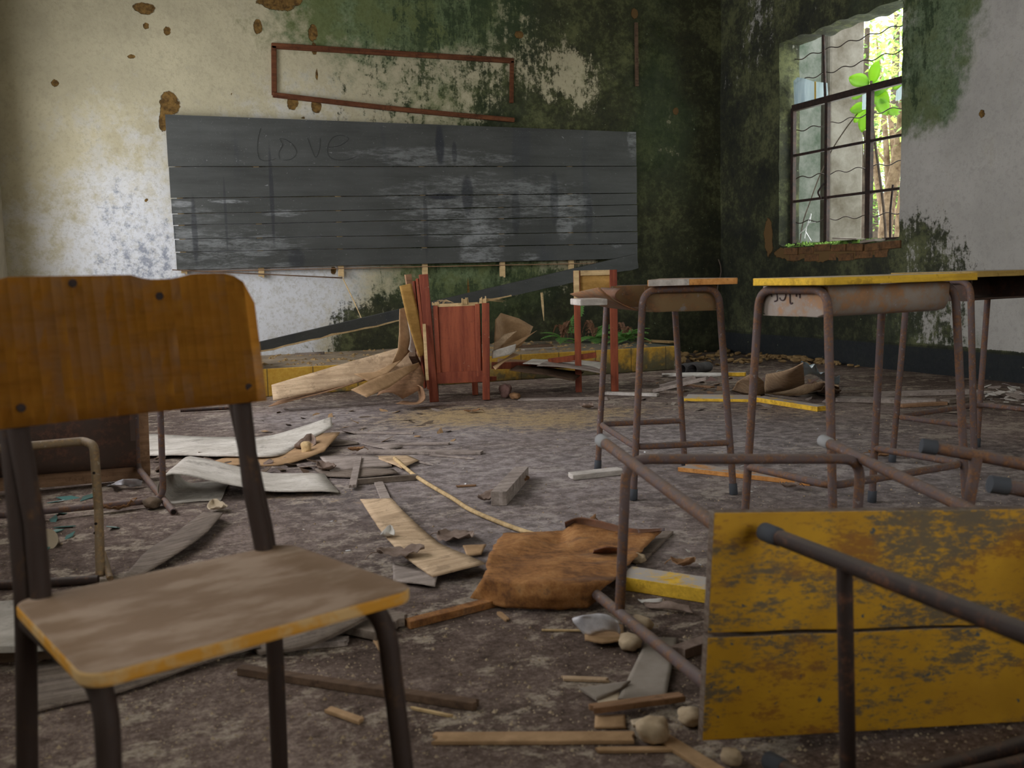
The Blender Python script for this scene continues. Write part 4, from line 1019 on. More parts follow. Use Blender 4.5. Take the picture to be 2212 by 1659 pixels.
# right of the cabinet
ribbon('card_sheet', YR([((1066, 770, 6.15), (1070, 690, 6.15)), ((1095, 765, 6.2), (1082, 676, 6.3)), ((1125, 748, 6.2), (1120, 688, 6.3)), ((1142, 726, 6.2), (1152, 706, 6.3))]), M['w_card'],
   'broad fan of brown card sheet right of the red cabinet', 'sheet', th=.003, wob=.006, seed=4, smooth=False)
ribbon('card_sheet', YR([((1080, 768, 6.1), (1084, 745, 6.12)), ((1120, 745, 6.12), (1118, 735, 6.14)), ((1148, 722, 6.15), (1160, 714, 6.15))]), M['w_card'],
   'lower narrow card sheet at the right rim of the brown fan', 'sheet', th=.003, seed=9, smooth=False)
ribbon('pale_sheet', YR([((1066, 760, 6.08), (1068, 740, 6.08)), ((1088, 742, 6.08), (1090, 722, 6.1)), ((1108, 722, 6.1), (1116, 716, 6.12))]), M['w_tan'],
   'narrow pale sheet in front of the brown card fan', 'sheet', th=.003, seed=5, smooth=False)
ribbon('white_board', YR([((1063, 774, 6.04), (1064, 758, 6.04)), ((1100, 766, 6.05), (1096, 748, 6.06)), ((1110, 758, 6.08), (1114, 743, 6.08))]), M['w_pale'],
   'small layered white board right beside the red cabinet', 'board', th=.012, seed=6, smooth=False)
ribbon('card_sheet', YR([((1064, 790, 6.05), (1070, 800, 5.9)), ((1085, 778, 6.1), (1090, 782, 6.0)), ((1110, 762, 6.15), (1122, 766, 6.1))]), M['w_card'], 'small card piece rising under the white board', 'sheet', seed=8)
plank('red_rail', Y(1066, 797, 6.15), Y(1290, 793, 6.35), .05, .045, M['red'], 'long red brown rail lying low behind the desk between cabinet and stand', 'rail')
plank('red_rail', Y(1185, 786, 6.2), Y(1288, 772, 6.1), .04, .035, M['red'], 'short red brown rail slanting up beside the stand', 'rail')
for k, (a0, b0, c0, d0, mt, lb) in enumerate((
   ((1075, 792, 6.3), (1075, 775, 6.6), (1290, 800, 6.1), (1290, 788, 6.4), 'w_brown', 'dark brown sheet lying under the pale ones between cabinet and stand'),
   ((1130, 786, 6.1), (1150, 775, 6.4), (1290, 805, 5.95), (1305, 783, 6.3), 'w_pale', 'thin white sheet with upturned edge between cabinet and stand'),
   ((1160, 790, 6.0), (1180, 780, 6.2), (1300, 806, 5.9), (1310, 793, 6.2), 'w_grey', 'grey thin sheet below the white one left of the stand'),
   ((1100, 800, 6.0), (1120, 788, 6.2), (1240, 822, 5.95), (1262, 803, 6.2), 'w_dark', 'dark warped sheet shading the floor between cabinet and stand'))):
    ribbon('thin_sheet', [(Y(*a0), Y(*b0)), ((Y(*a0)+Y(*c0))/2+Vector((0, 0, .01)), (Y(*b0)+Y(*d0))/2), (Y(*c0), Y(*d0))], M[mt], lb, 'sheet', th=.004, wob=.01, seed=k*3)
rock('clay_lump', Z(1092, 860), (.085, .07, .10), M['clay'], 'small purple brown pointed lump on the floor right of the red cabinet', 'lump', 5)
rock('leaf_lump', Z(1113, 862), (.10, .07, .045), M['leaf_brown'], 'low brown crumpled lump right of the purple one', 'lump', 6)
# things lying on the step
for k, (a0, b0, w, t, mt, lb) in enumerate((((640, 768), (700, 765), .04, .02, 'w_greyd', 'dark plank piece on the left part of the step'), ((690, 758), (760, 756), .05, .02, 'w_greyd', 'dark flat board on the step against the wall'),
      ((1100, 752), (1190, 748), .08, .02, 'w_dark', 'dark board on the step right of the card fan'), ((1130, 757), (1200, 753), .05, .012, 'slate', 'grey flat strip on the step near its edge'),
      ((1400, 738), (1455, 741), .10, .015, 'rubble', 'ochre flat scrap on the right end of the step'))):
    plank('board_scrap', Z(*a0, .201), Z(*b0, .201), w, t, M[mt], lb, 'board', rag=.01)
rock('earth_lump', Z(570, 765, .2), (.10, .07, .04), M['rubble'], 'small brown lump on the left end of the step', 'lump', 8)

# ================================================================= FERNS
def fern(name, base, fronds, label, dead=0, seed=0, scale=1.0):
    F = empty(name, base, label, 'fern'); r3 = random.Random(seed)
    for k in range(fronds):
        az = r3.uniform(0, 2*math.pi); L = r3.uniform(.16, .30)*scale; rise = r3.uniform(.35, 1.25); mb = MB(); P = []
        isd = k < dead
        for i in range(13):
            t = i/12; rr = L*t*math.cos(rise*(1-.9*t)) if not isd else L*.45*t
            z = L*(math.sin(rise)*t-.75*t*t*(1.1-rise*.3)) if not isd else L*(.75*math.sin(t*2.6)-.25*t)
            P.append(Vector((math.cos(az)*rr, math.sin(az)*rr, max(.004, z+.03))))
        mb.tube(P, [.0022*(1-.6*i/12) for i in range(13)], 5)
        for i in range(1, 13):
            p = P[i]; t = (P[i]-P[i-1]).normalized(); s = t.cross(Vector((0, 0, 1))).normalized(); n_ = s.cross(t)
            w = .055*scale*math.sin(math.pi*(i/12)**.8)*(.5 if isd else 1)+.006
            for sg in (-1, 1):
                for q in (0, .5):
                    b = p-t*q*L/12; tip = b+s*sg*w+t*w*.45-Vector((0, 0, w*.25)); m_ = (b+tip)/2
                    mb.add([b-t*.004, m_+t*.0055+n_*.002, tip, m_-t*.0055], [(0, 1, 2, 3)])
        o = mb.build('frond', M['fern_dead' if isd else 'fern'], F, recenter=False)
        o.modifiers.new('thickness', 'SOLIDIFY').thickness = .0008
    return F
fern('fern', Z(1212, 740, .2)+Vector((0, -.04, 0)), 12, 'small fern with brown hanging fronds at the wall, left of the tall stand', 7, 11, .9)
fern('fern', Z(1285, 740, .2)+Vector((0, .02, 0)), 16, 'dense green fern on the step behind the posts of the tall stand', 4, 12, 1.0)
fern('fern', Z(1348, 741, .2)+Vector((0, -.02, 0)), 16, 'low spreading green fern on the step behind the torn desk', 3, 13, .95)
f4 = fern('climbing_fern', Z(1232, 715, .2)+Vector((0, .12, 0)), 0, 'single upright green fern stem on the black wall left of the stand'); mb = MB()
A_ = Y(1232, 718, 8.3)-f4.location; B_ = Y(1258, 648, 8.36)-f4.location; P = [A_.lerp(B_, i/14)+Vector((.01*math.sin(i), 0, 0)) for i in range(15)]; mb.tube(P, .002, 5)
f4.location = f4.location
for i in range(14):
    for sg in (-1, 1): mb.add([P[i], P[i]+Vector((sg*.03, -.01, .03)), P[i]+Vector((sg*.05, -.02, .0)), P[i]+Vector((sg*.025, -.01, -.01))], [(0, 1, 2, 3)])
o = mb.build('frond', M['fern'], f4, recenter=False); o.modifiers.new('thickness', 'SOLIDIFY').thickness = .0008

# ================================================================= LOOSE PIECES ON THE FLOOR
def pk(x0, y0, x1, y1, w, t, mat, label, z=.001, z1=None, rag=.006, taper=1.0, cat='plank', name='plank', tilt=0):
    return plank(name, Z(x0, y0, z), Z(x1, y1, z if z1 is None else z1), w, t, M[mat], label, cat, tilt, rag, None, .0015, taper)
# middle of the floor
pk(1128, 1034, 1078, 1092, .055, .05, 'w_grey', 'short thick grey wooden beam lying alone in the middle of the floor', cat='beam', name='wood_beam', rag=.004)
pk(1232, 1034, 1342, 1022, .07, .02, 'w_white', 'short whitened board beside the back foot of the torn desk', rag=.008)
pk(1478, 1014, 1760, 1048, .10, .018, 'orange_edge', 'long flat board with orange edge on the floor under the right desks', taper=.5, rag=.01)
pk(1352, 1262, 1620, 1304, .095, .035, 'yellow_edge', 'thick dusty plank with yellow front edge running behind the yellow overturned desk top', name='plank')
MB().box((.0, 0, 0), (.001, .001, .001))
pk(776, 978, 1042, 980, .065, .012, 'w_grey', 'long straight grey plank lying left of centre on the floor')
pk(716, 936, 894, 938, .018, .01, 'w_grey', 'thin grey stick behind the long grey plank', cat='stick', name='stick', rag=.002)
pk(832, 962, 970, 960, .035, .01, 'w_grey', 'grey lath lying just behind the long grey plank')
pk(930, 984, 1022, 992, .03, .006, 'w_grey', 'grey split piece under the right half of the long grey plank', taper=.5)
pk(775, 992, 762, 1054, .028, .012, 'w_grey', 'narrow grey lath pointing at the camera, left end of the plank litter', z=.012)
pk(766, 1047, 902, 1036, .02, .022, 'w_greyd', 'dark square batten lying across in front of the plank litter', name='batten', rag=.001)
pk(818, 1046, 838, 1092, .035, .01, 'w_grey', 'short splintered grey lath behind the long tan strip', rag=.012)
pk(988, 1052, 1028, 1050, .014, .006, 'w_brown', 'tiny brown wood chip on the bare middle of the floor', cat='chip', name='wood_chip')
ribbon('plywood_piece', [(Z(690, 985, .01), Z(712, 1018, .01)), (Z(780, 984, .012), Z(770, 1013, .012)), (Z(838, 990, .008), Z(846, 1006, .008))], M['w_grey'], 'greyish plywood piece with torn edge under the narrow lath', 'board', th=.006, seed=2)
ribbon('plywood_piece', [(Z(680, 1014, .008), Z(696, 1028, .008)), (Z(760, 1010, .01), Z(770, 1030, .01)), (Z(850, 1014, .008), Z(858, 1020, .02))], M['w_greyd'], 'darker plywood piece in front of the greyish one', 'board', th=.005, seed=3)
ribbon('plywood_piece', [(Z(846, 988, .004), Z(905, 1000, .004)), (Z(870, 986, .006), Z(935, 1005, .006))], M['w_grey'], 'pointed grey plywood corner right of the plank litter', 'board', th=.005, seed=4)
ribbon('plywood_piece', [(Z(800, 984, .014), Z(868, 1012, .010)), (Z(880, 984, .016), Z(905, 995, .012))], M['w_tan'], 'tan thin plywood at the root of the long splinter', 'board', th=.003, seed=5)
ribbon('plywood_piece', [(Z(780, 958, .006), Z(842, 972, .006)), (Z(800, 955, .006), Z(870, 965, .006))], M['w_grey'], 'grey pointed sliver at the back of the plank litter', 'board', th=.005, seed=6)
P = [Z(852, 990, .02), Z(900, 1030, .012), Z(975, 1075, .010), Z(1020, 1103, .010), Z(1110, 1140, .010), Z(1200, 1168, .008)]
tag(MB().tube([Vector(p) for p in crm(P, 6)], [.008]*30+[.003], 8).build('bamboo_splinter', M['straw']), 'very long thin pale splinter running diagonally to the rusted sheet', 'splinter')
# grey and tan sheets left of the planks
ribbon('fibre_sheet', [(Z(300, 938, .02), Z(290, 982, .02)), (Z(480, 944, .02), Z(470, 984, .02)), (Z(575, 942, .03), Z(590, 985, .02)), (Z(640, 925, .055), Z(648, 962, .02)), (Z(716, 900, .105), Z(718, 922, .06))], M['w_pale'],
   'large pale warped sheet with its right corner curling up from the floor', 'sheet', th=.005, n=8, wob=.006, seed=2)
ribbon('fibre_sheet', [(Z(560, 962, .012), Z(440, 1004, .004)), (Z(640, 942, .02), Z(600, 1004, .006)), (Z(735, 934, .055), Z(700, 975, .03))], M['w_card'],
   'brown sheet under the large pale curling sheet', 'sheet', th=.004, n=6, seed=7)
ribbon('fibre_sheet', [(Z(700, 945, .004), Z(690, 962, .004)), (Z(745, 950, .006), Z(730, 962, .006)), (Z(775, 957, .004), Z(772, 960, .004))], M['w_greyd'],
   'thin torn grey sheet behind the right end of the pale curling sheet', 'sheet', th=.003, seed=8)
rows = []
for i in range(15):
    t = i/14; a_ = math.pi*1.25*min(1, t*1.6)
    pass
A0, A1 = Z(352, 1075), Z(470, 1010)   # roll axis on the floor
ax = (Z(440, 1012)-Z(372, 1085)); ax.z = 0; axn = ax.normalized(); sd = Vector((axn.y, -axn.x, 0)); c0 = Z(375, 1088); rad = .055; g = []
flat_n = 10; prof = [(.17, .004), (.09, .003)] + [(.0+rad*math.sin(-a), rad-rad*math.cos(a)) for a in [math.pi*k/9 for k in range(10)]]
for k in range(1, flat_n+1): s = k/flat_n; prof.append((.0+.60*s, 2*rad*(1-s)**1.6+.004+.012*math.sin(s*9)*(s)))
for j in range(9):
    t = j/8; base = c0+axn*(.36*t)
    g.append([base+sd*(x*(1-.12*t))+Vector((0, 0, z+.004*mnoise(Vector((x*9, t*4, 0)))+.002)) for x, z in prof])
tag(MB().grid(g, .004).build('rolled_sheet', M['w_pale']), 'pale board sheet folded over into a roll, lying in front of the curling sheet', 'sheet')
ribbon('card_strip', [(Z(440, 1105, .006), Z(482, 1110, .03)), (Z(380, 1150, .006), Z(440, 1155, .03)), (Z(320, 1190, .008), Z(360, 1210, .02)), (Z(275, 1235, .02), Z(300, 1245, .006)), (Z(250, 1262, .03), Z(262, 1268, .006))], M['w_brown2'] if 'w_brown2' in M else M['w_greyd'],
   'twisted grey brown strip curving towards the orange chair seat', 'strip', th=.003, n=7)
# the long tan strip and the rusted sheet in the centre
ribbon('plywood_strip', [(Z(778, 1078, .008), Z(846, 1077, .03)), (Z(798, 1110, .012), Z(878, 1112, .02)), (Z(826, 1150, .018), Z(918, 1148, .012)), (Z(872, 1200, .02), Z(962, 1180, .012)), (Z(934, 1246, .02), Z(1048, 1217, .045))], M['w_tan'],
   'long tan curved plywood strip in the centre foreground', 'strip', th=.004, n=9, wob=.003, seed=11)
rsh = []
rr = [((1088, 1152, .012), (1150, 1150, .030), (1215, 1148, .022), (1240, 1130, .045), (1330, 1146, .030), (1432, 1143, .035)), ((1066, 1180, .045), (1130, 1172, .055), (1205, 1178, .018), (1250, 1166, .034), (1330, 1168, .026), (1408, 1168, .025)),
      ((1052, 1205, .075), (1120, 1200, .050), (1190, 1200, .045), (1250, 1192, .030), (1320, 1196, .034), (1380, 1196, .030)), ((1050, 1228, .070), (1120, 1226, .062), (1190, 1228, .070), (1250, 1226, .062), (1310, 1226, .055), (1352, 1226, .045)),
      ((1044, 1250, .072), (1110, 1256, .074), (1180, 1260, .078), (1240, 1262, .074), (1290, 1260, .070), (1324, 1256, .060)), ((1032, 1272, .042), (1108, 1286, .042), (1185, 1292, .044), (1236, 1290, .042), (1280, 1286, .040), (1300, 1274, .045)),
      ((1016, 1290, .014), (1092, 1312, .010), (1180, 1316, .010), (1236, 1314, .010), (1268, 1314, .010), (1292, 1296, .025))]
cols = [crm_lin([Z(*p) for p in r_], 6) for r_ in rr]
nn = len(cols[0]); g = []
for j in range(nn): g.append(crm_lin([c[j] for c in cols], 5))
g = [[Vector(p)+Vector((0, 0, .004*mnoise(Vector((p[0]*9, p[1]*16, 0)))+.001*mnoise(Vector((p[0]*30, p[1]*30, 5)))+.0008*mnoise(Vector((p[0]*70, p[1]*70, 2))))) + (Vector((.008*mnoise(Vector((p[0]*30, p[1]*30, 1))), .008*mnoise(Vector((p[0]*30, p[1]*30, 9))), 0)) if i in (0, len(g)-1) or k in (0, len(r_)-1) else Vector((0, 0, 0))) for k, p in enumerate(r_)] for i, r_ in enumerate(g)]
g = [[p if 0 < i < len(g)-1 else p for p in r_] for i, r_ in enumerate(g)]
tag(MB().grid(g, .003).build('metal_sheet', M['rust_sheet']), 'large orange rusted bent metal sheet lying in the centre foreground', 'metal sheet')
rs = bpy.data.objects['metal_sheet']
ribbon('curled_edge', [(Z(1222, 1142, .02)-rs.location, Z(1220, 1130, .05)-rs.location), (Z(1250, 1136, .03)-rs.location, Z(1255, 1118, .06)-rs.location), (Z(1300, 1145, .03)-rs.location, Z(1310, 1128, .055)-rs.location), (Z(1360, 1152, .03)-rs.location, Z(1365, 1140, .045)-rs.location), (Z(1436, 1146, .035)-rs.location, Z(1436, 1141, .04)-rs.location)],
   M['rust_dark'], None, None, th=.003, parent=rs, minz=None)['label'] = 'dark curled back edge'
ribbon('torn_tab', [(Z(1280, 1196, .035)-rs.location, Z(1283, 1188, .055)-rs.location), (Z(1310, 1196, .035)-rs.location, Z(1312, 1180, .07)-rs.location), (Z(1338, 1196, .04)-rs.location, Z(1340, 1184, .06)-rs.location)], M['rust_dark'], None, None, th=.003, parent=rs, minz=None)['label'] = 'dark torn tab'
pk(1438, 1150, 1372, 1215, .05, .008, 'w_greyd', 'grey board showing along the right side of the rusted sheet', rag=.01)
pk(880, 1356, 1105, 1298, .03, .018, 'rust_sheet', 'narrow rusty bar reaching from the chair leg to the rusted sheet', cat='bar', name='rusty_bar', rag=.004)
ribbon('torn_card', [(Z(848, 1218, .004), Z(850, 1258, .004)), (Z(900, 1232, .006), Z(905, 1262, .012)), (Z(945, 1240, .02), Z(940, 1268, .006))], M['w_grey'], 'torn grey card under the near end of the tan strip', 'card', seed=3)
ribbon('torn_card', [(Z(1000, 1178, .02), Z(1008, 1200, .01)), (Z(1050, 1175, .02), Z(1040, 1196, .01))], M['w_card'], 'small tan card piece between the dead leaf and the rusted sheet', 'card', seed=4)

def leaf(name, p, L, Wd, rot, mat, label, curl=.25, seed=0, cat='leaf', lift=.01):
    r3 = random.Random(seed); rows = []; nL, nW = 12, 8; Rm = Matrix.Rotation(rot, 3, 'Z')
    for i in range(nL+1):
        t = i/nL; w = Wd*.5*math.sin(math.pi*min(1, t*.97+.03))**.7; row = []
        for j in range(nW+1):
            s = -1+2*j/nW; x = (t-.5)*L; y = s*w
            z = lift+curl*L*(s*s)*.5*(.6+.4*math.sin(t*5+seed))+.02*L*abs(s)+curl*L*.5*(2*t-1)**2+.07*L*mnoise(Vector((x*30/L*.2, y*30/L*.2, seed)))+.02*L*math.sin(t*28)*abs(s)
            row.append(Vector(p)+Rm @ Vector((x, y, max(.003, z))))
        rows.append(row)
    mb = MB().grid(rows, .0012); st = [Vector(p)+Rm @ Vector((L*.48, 0, lift+curl*L*.45)), Vector(p)+Rm @ Vector((L*.62, L*.05, lift+.006)), Vector(p)+Rm @ Vector((L*.75, L*.02, .006))]
    o = mb.build(name, M[mat]); mb2 = MB().tube([Vector(q)-o.location for q in crm(st, 3)], .0016, 5); mb2.build('leaf_stalk', M[mat], o)
    return tag(o, label, cat)
leaf('dead_leaf', Z(983, 1168, .0), .125, .125, 2.2, 'leaf_dry', 'large round dead grey leaf lying beside the tan strip', .13, 1)
leaf('dead_leaf', Z(866, 1208, .012), .135, .09, 2.9, 'leaf_dry', 'ribbed dark dead leaf overlapping the left edge of the tan strip', .12, 2, lift=.018)
leaf('dead_leaf', Z(838, 1165, .012), .055, .045, 1.0, 'paper', 'small pale crumpled leaf on the left edge of the tan strip', .5, 3)
leaf('dead_leaf', Z(1050, 1086), .075, .06, .3, 'leaf_dry', 'crumpled brown leaf at the end of the short grey beam', .5, 4)
leaf('dead_leaf', Z(1132, 1044), .05, .045, 1.2, 'leaf_brown', 'curled brown leaf touching the far end of the short grey beam', .5, 5)
leaf('dead_leaf', Z(1707, 1058), .085, .05, 0, 'leaf_dry', 'flat dry leaf on the floor behind the U shaped stretcher', .3, 6)
leaf('dead_leaf', Z(1268, 884), .10, .09, .5, 'leaf_dry', 'lone dead leaf on the sawdust between the two stands', .35, 7)
leaf('dead_leaf', Z(1020, 892), .10, .07, 0, 'leaf_brown', 'flat brown leaf on the sawdust in front of the cabinet', .12, 8)
leaf('dead_leaf', Z(1272, 1135), .05, .03, 0, 'leaf_brown', 'tiny curled leaf behind the rusted sheet', .5, 9)
leaf('dead_leaf', Z(660, 975), .16, .10, 1, 'leaf_dry', 'dry leaf tucked under the pale curling sheet', .4, 10)
leaf('dead_leaf', Z(705, 1020), .11, .08, 2, 'leaf_dry', 'grey dead leaf in front of the splintered stump', .35, 11)
leaf('dead_leaf', Z(770, 978, .02), .08, .05, .2, 'leaf_brown', 'orange brown leaf on the left end of the long grey plank', .3, 12)
leaf('dead_leaf', Z(1475, 1228), .07, .05, 2.2, 'leaf_brown', 'orange brown leaf behind the thick dusty plank', .4, 13)
leaf('dead_leaf', Z(1905, 988), .11, .05, 2.2, 'leaf_brown', 'flat brown leaf on the floor right of the yellow edged desk', .15, 15)
leaf('dead_leaf', Z(470, 1105), .09, .07, 1.8, 'tape', 'yellowish crumpled leaf in front of the folded roll', .3, 16)
leaf('dead_leaf', Z(262, 1105), .12, .05, .4, 'leaf_brown', 'brown leaf on the floor beside the rusty tube at the left', .3, 17)
rock('wood_stump', Z(662, 985), (.05, .05, .07), M['straw'], 'splintered wood stump end under the pale curling sheet', 'stump', 31)
rock('mud_wad', Z(330, 1100), (.06, .06, .045), M['litter_dark'], 'dark round wad on the floor beside the open tube end', 'wad', 32)
o = MB().tube([Z(100, 1166, .0), Z(100, 1166, .028)], .034, 24).build('tape_roll', M['tape']); tag(o, 'small tan roll end standing on the floor at the far left', 'roll')
ribbon('silver_paper', [(Z(235, 1040, .01), Z(236, 1050, .03)), (Z(270, 1034, .05), Z(275, 1050, .01)), (Z(305, 1036, .03), Z(302, 1048, .01))], M['foil'], 'crumpled silvery paper on the floor beside the overturned desk tray', 'paper', wob=.03, n=8, m=6, th=.001, seed=3)
# crumpled pieces right of centre
ribbon('crumpled_sheet', [(Z(1232, 1336, .045), Z(1262, 1378, .004)), (Z(1262, 1334, .055), Z(1290, 1382, .008)), (Z(1300, 1340, .05), Z(1318, 1378, .012)), (Z(1336, 1352, .035), Z(1344, 1374, .006))], M['foil'], 'crumpled grey white sheet left of the fallen desk leg', 'sheet', wob=.028, n=8, m=7, th=.0015, seed=6)
ribbon('torn_card', [(Z(1262, 1345, .004), Z(1262, 1380, .02)), (Z(1345, 1350, .004), Z(1348, 1380, .02))], M['w_card'], 'brown torn card below the crumpled grey white sheet', 'card', wob=.015, seed=7)
rock('stone', Z(1386, 1368), (.055, .045, .04), M['stone'], 'rounded tan stone right of the fallen lower desk leg', seed=41)
rock('stone', Z(1362, 1404), (.055, .05, .035), M['stone'], 'tan stone half under the fallen lower desk leg', seed=42)
rock('stone', Z(1410, 1608), (.058, .05, .048), M['stone'], 'big pale sandy stone at the right end of the tan foreground plank', seed=43)
rock('stone', Z(1490, 1565), (.05, .045, .032), M['stone'], 'sandy stone behind the big pale one near the yellow top', seed=44)
rock('stone', Z(1580, 1652), (.035, .03, .028), M['stone'], 'small sandy stone at the bottom edge under the yellow top', seed=45)
rock('stone', Z(1378, 1218), (.05, .04, .03), M['stone'], 'small tan stone at the right rim of the rusted sheet', seed=46)
ribbon('fibre_slab', [(Z(1400, 1378, .006), Z(1335, 1512, .006)), (Z(1462, 1380, .008), Z(1438, 1512, .008))], M['slate'], 'flat grey fibre board slab beside the lower desk leg', 'slab', th=.006, wob=.001, seed=1)
ribbon('fibre_slab', [(Z(1252, 1488, .012), Z(1288, 1512, .008)), (Z(1362, 1472, .014), Z(1340, 1490, .010))], M['slate'], 'small pointed grey slab resting on the left of the big one', 'slab', th=.005, wob=.001, seed=2)
ribbon('card_piece', [(Z(1292, 1500, .004), Z(1290, 1525, .004)), (Z(1338, 1495, .004), Z(1338, 1522, .004))], M['tape'], 'yellowish card under the brown stick', 'card', wob=.002, seed=3)
ribbon('card_piece', [(Z(1286, 1545, .004), Z(1284, 1572, .004)), (Z(1350, 1545, .004), Z(1352, 1572, .004))], M['w_card'], 'tan card lying in front of the brown stick', 'card', wob=.002, seed=4)
ribbon('card_piece', [(Z(1362, 1556, .004), Z(1366, 1568, .004)), (Z(1418, 1546, .004), Z(1420, 1566, .004))], M['tape'], 'small yellowish card behind the big pale stone', 'card', wob=.003, seed=5)
pk(1278, 1538, 1472, 1512, .022, .012, 'w_brown', 'round brown stick lying over the grey slab', z=.012, cat='stick', name='stick')
pk(1212, 1468, 1312, 1472, .016, .006, 'w_tan', 'pale splint left of the grey slab', cat='splint', name='splint', rag=.006)
pk(940, 1600, 1372, 1598, .036, .008, 'w_tanb', 'tan plank with frayed edge along the bottom foreground') if 'w_tanb' in M else pk(940, 1600, 1372, 1598, .036, .008, 'w_card', 'tan plank with frayed edge along the bottom foreground')
pk(520, 1455, 1030, 1532, .022, .016, 'w_dark', 'long dark brown stick passing behind the front chair leg', name='stick', cat='stick')
pk(890, 1532, 972, 1549, .006, .005, 'straw', 'thin straw below the long dark stick', cat='straw', name='straw')
pk(1430, 1598, 1560, 1680, .03, .008, 'w_card', 'tan lath running out of the bottom edge beside the big pale stone')
pk(1290, 1624, 1484, 1622, .014, .006, 'w_card', 'thin tan lath in front of the big pale stone')
pk(712, 1538, 780, 1562, .018, .008, 'w_card', 'curved tan bark chip near the bottom, left of the chair leg', cat='chip', name='wood_chip', rag=.006)
pk(816, 1385, 850, 1450, .022, .005, 'w_card', 'pointed brown splint behind the front chair leg', cat='splint', name='splint', taper=.4)
pk(1078, 1326, 1096, 1342, .014, .005, 'w_card', 'small brown chip in front of the rusted sheet', cat='chip', name='wood_chip')
pk(1170, 1363, 1258, 1364, .006, .004, 'straw', 'thin straw left of the crumpled grey white sheet', cat='straw', name='straw')
pk(1462, 1422, 1548, 1392, .035, .022, 'leaf_dry', 'rolled dry bark beside the left edge of the yellow top', cat='bark', name='bark_roll', rag=.01)
ribbon('torn_paper', [(Z(1390, 1300, .006), Z(1396, 1312, .004)), (Z(1440, 1303, .02), Z(1446, 1322, .004)), (Z(1490, 1310, .012), Z(1498, 1326, .004))], M['leaf_dry'], 'torn brown paper in front of the thick dusty plank', 'paper', wob=.012, seed=8, th=.001)
ribbon('torn_paper', [(Z(1378, 1290, .006), Z(1384, 1302, .004)), (Z(1430, 1292, .02), Z(1432, 1305, .004))], M['paper'], 'torn pale paper at the foot of the thin stretcher tube', 'paper', wob=.014, seed=9, th=.001)
# under and left of the orange chair
pk(720, 1348, 832, 1372, .075, .02, 'w_greyd', 'rough broken board end under the right corner of the chair seat', z=.006, rag=.012, name='board')
pk(790, 1330, 872, 1352, .05, .02, 'w_greyd', 'second broken board end behind the first, right of the chair seat', z=.006, rag=.012, name='board')
ribbon('curved_board', [(Z(520, 1380, .012), Z(560, 1412, .012)), (Z(640, 1345, .03), Z(680, 1392, .02)), (Z(780, 1305, .05), Z(800, 1330, .045))], M['w_greyd'], 'long bowed grey board under the chair seat', 'board', th=.008, seed=2)
pk(560, 1405, 745, 1392, .03, .014, 'w_grey', 'pale flat board under the bowed one below the chair', rag=.01, name='board')
ribbon('card_mat', [(Z(60, 1440, .004), Z(80, 1536, .006)), (Z(230, 1395, .01), Z(250, 1495, .01)), (Z(400, 1350, .012), Z(420, 1440, .012)), (Z(520, 1330, .02), Z(560, 1398, .022))], M['slate_b'] if 'slate_b' in M else M['w_greyd'], 'large grey brown corrugated sheet on the floor under the chair', 'sheet', th=.004, wob=.006, n=8, seed=3)
ribbon('pale_board', [(Z(-80, 1310, .05), Z(-80, 1405, .05)), (Z(60, 1300, .05), Z(60, 1402, .05)), (Z(190, 1290, .05), Z(170, 1394, .05))], M['w_pale'], 'pale flat board raised off the floor behind the left chair leg', 'board', th=.014, wob=.001, seed=4)
pk(-80, 1425, 140, 1408, .08, .04, 'w_dark', 'dark board carrying the pale flat board at the left edge', name='board')

# far right heap
pk(1808, 866, 2022, 872, .10, .025, 'w_grey', 'thick grey board with yellowish end, behind the legs of the right desks')
pk(1640, 866, 1775, 888, .09, .028, 'yellow_edge', 'board with yellow edge pointing at the camera, right of the flat ochre one', taper=.8)
pk(1900, 856, 2110, 850, .09, .025, 'w_grey', 'long grey plank behind the thick grey board')
pk(2040, 872, 2118, 862, .06, .025, 'w_greyd', 'short dark plank right of the thick grey board')
pk(1945, 880, 2040, 874, .05, .018, 'w_brown', 'brown plank end in front of the thick grey board')
pk(1745, 850, 1900, 846, .06, .02, 'w_greyd', 'dark plank behind the torn cardboard tube')
pk(1482, 860, 1642, 862, .20, .018, 'ochre_board', 'flat ochre board with yellow front edge left of the cardboard') if 'ochre_board' in M else pk(1482, 862, 1642, 864, .22, .018, 'yellow_dusty' if 'yellow_dusty' in M else 'yellow_edge', 'flat ochre board with yellow front edge left of the cardboard')
pk(1412, 848, 1528, 820, .07, .02, 'w_grey', 'grey slanting plank behind the torn desk, nearer one', z1=.09)
pk(1428, 838, 1500, 818, .07, .02, 'w_grey', 'grey slanting plank behind the torn desk, further one', z1=.06)
pk(1390, 846, 1470, 850, .06, .02, 'w_greyd', 'dark weathered plank right of the stand foot')
pk(1308, 852, 1420, 856, .05, .018, 'w_white', 'short whitish board right of the stand foot')
pk(1122, 864, 1312, 862, .10, .008, 'w_grey', 'thin grey board flat on the sawdust left of the stand')
pk(1480, 833, 1540, 838, .05, .01, 'w_brown', 'brown card between the grey slanting planks and the ochre board')
ribbon('bark_sheet', [(Z(1430, 808, .03), Z(1430, 814, .0)), (Z(1480, 806, .03), Z(1480, 813, .01)), (Z(1572, 806, .03), Z(1572, 812, .01))], M['paper'], 'whitish curled strip of board at the end of the yellow step', 'strip', th=.01, seed=3)
pk(1560, 812, 1610, 812, .05, .03, 'yellow_edge', 'small yellow wood block behind the cardboard', name='wood_block', cat='block')
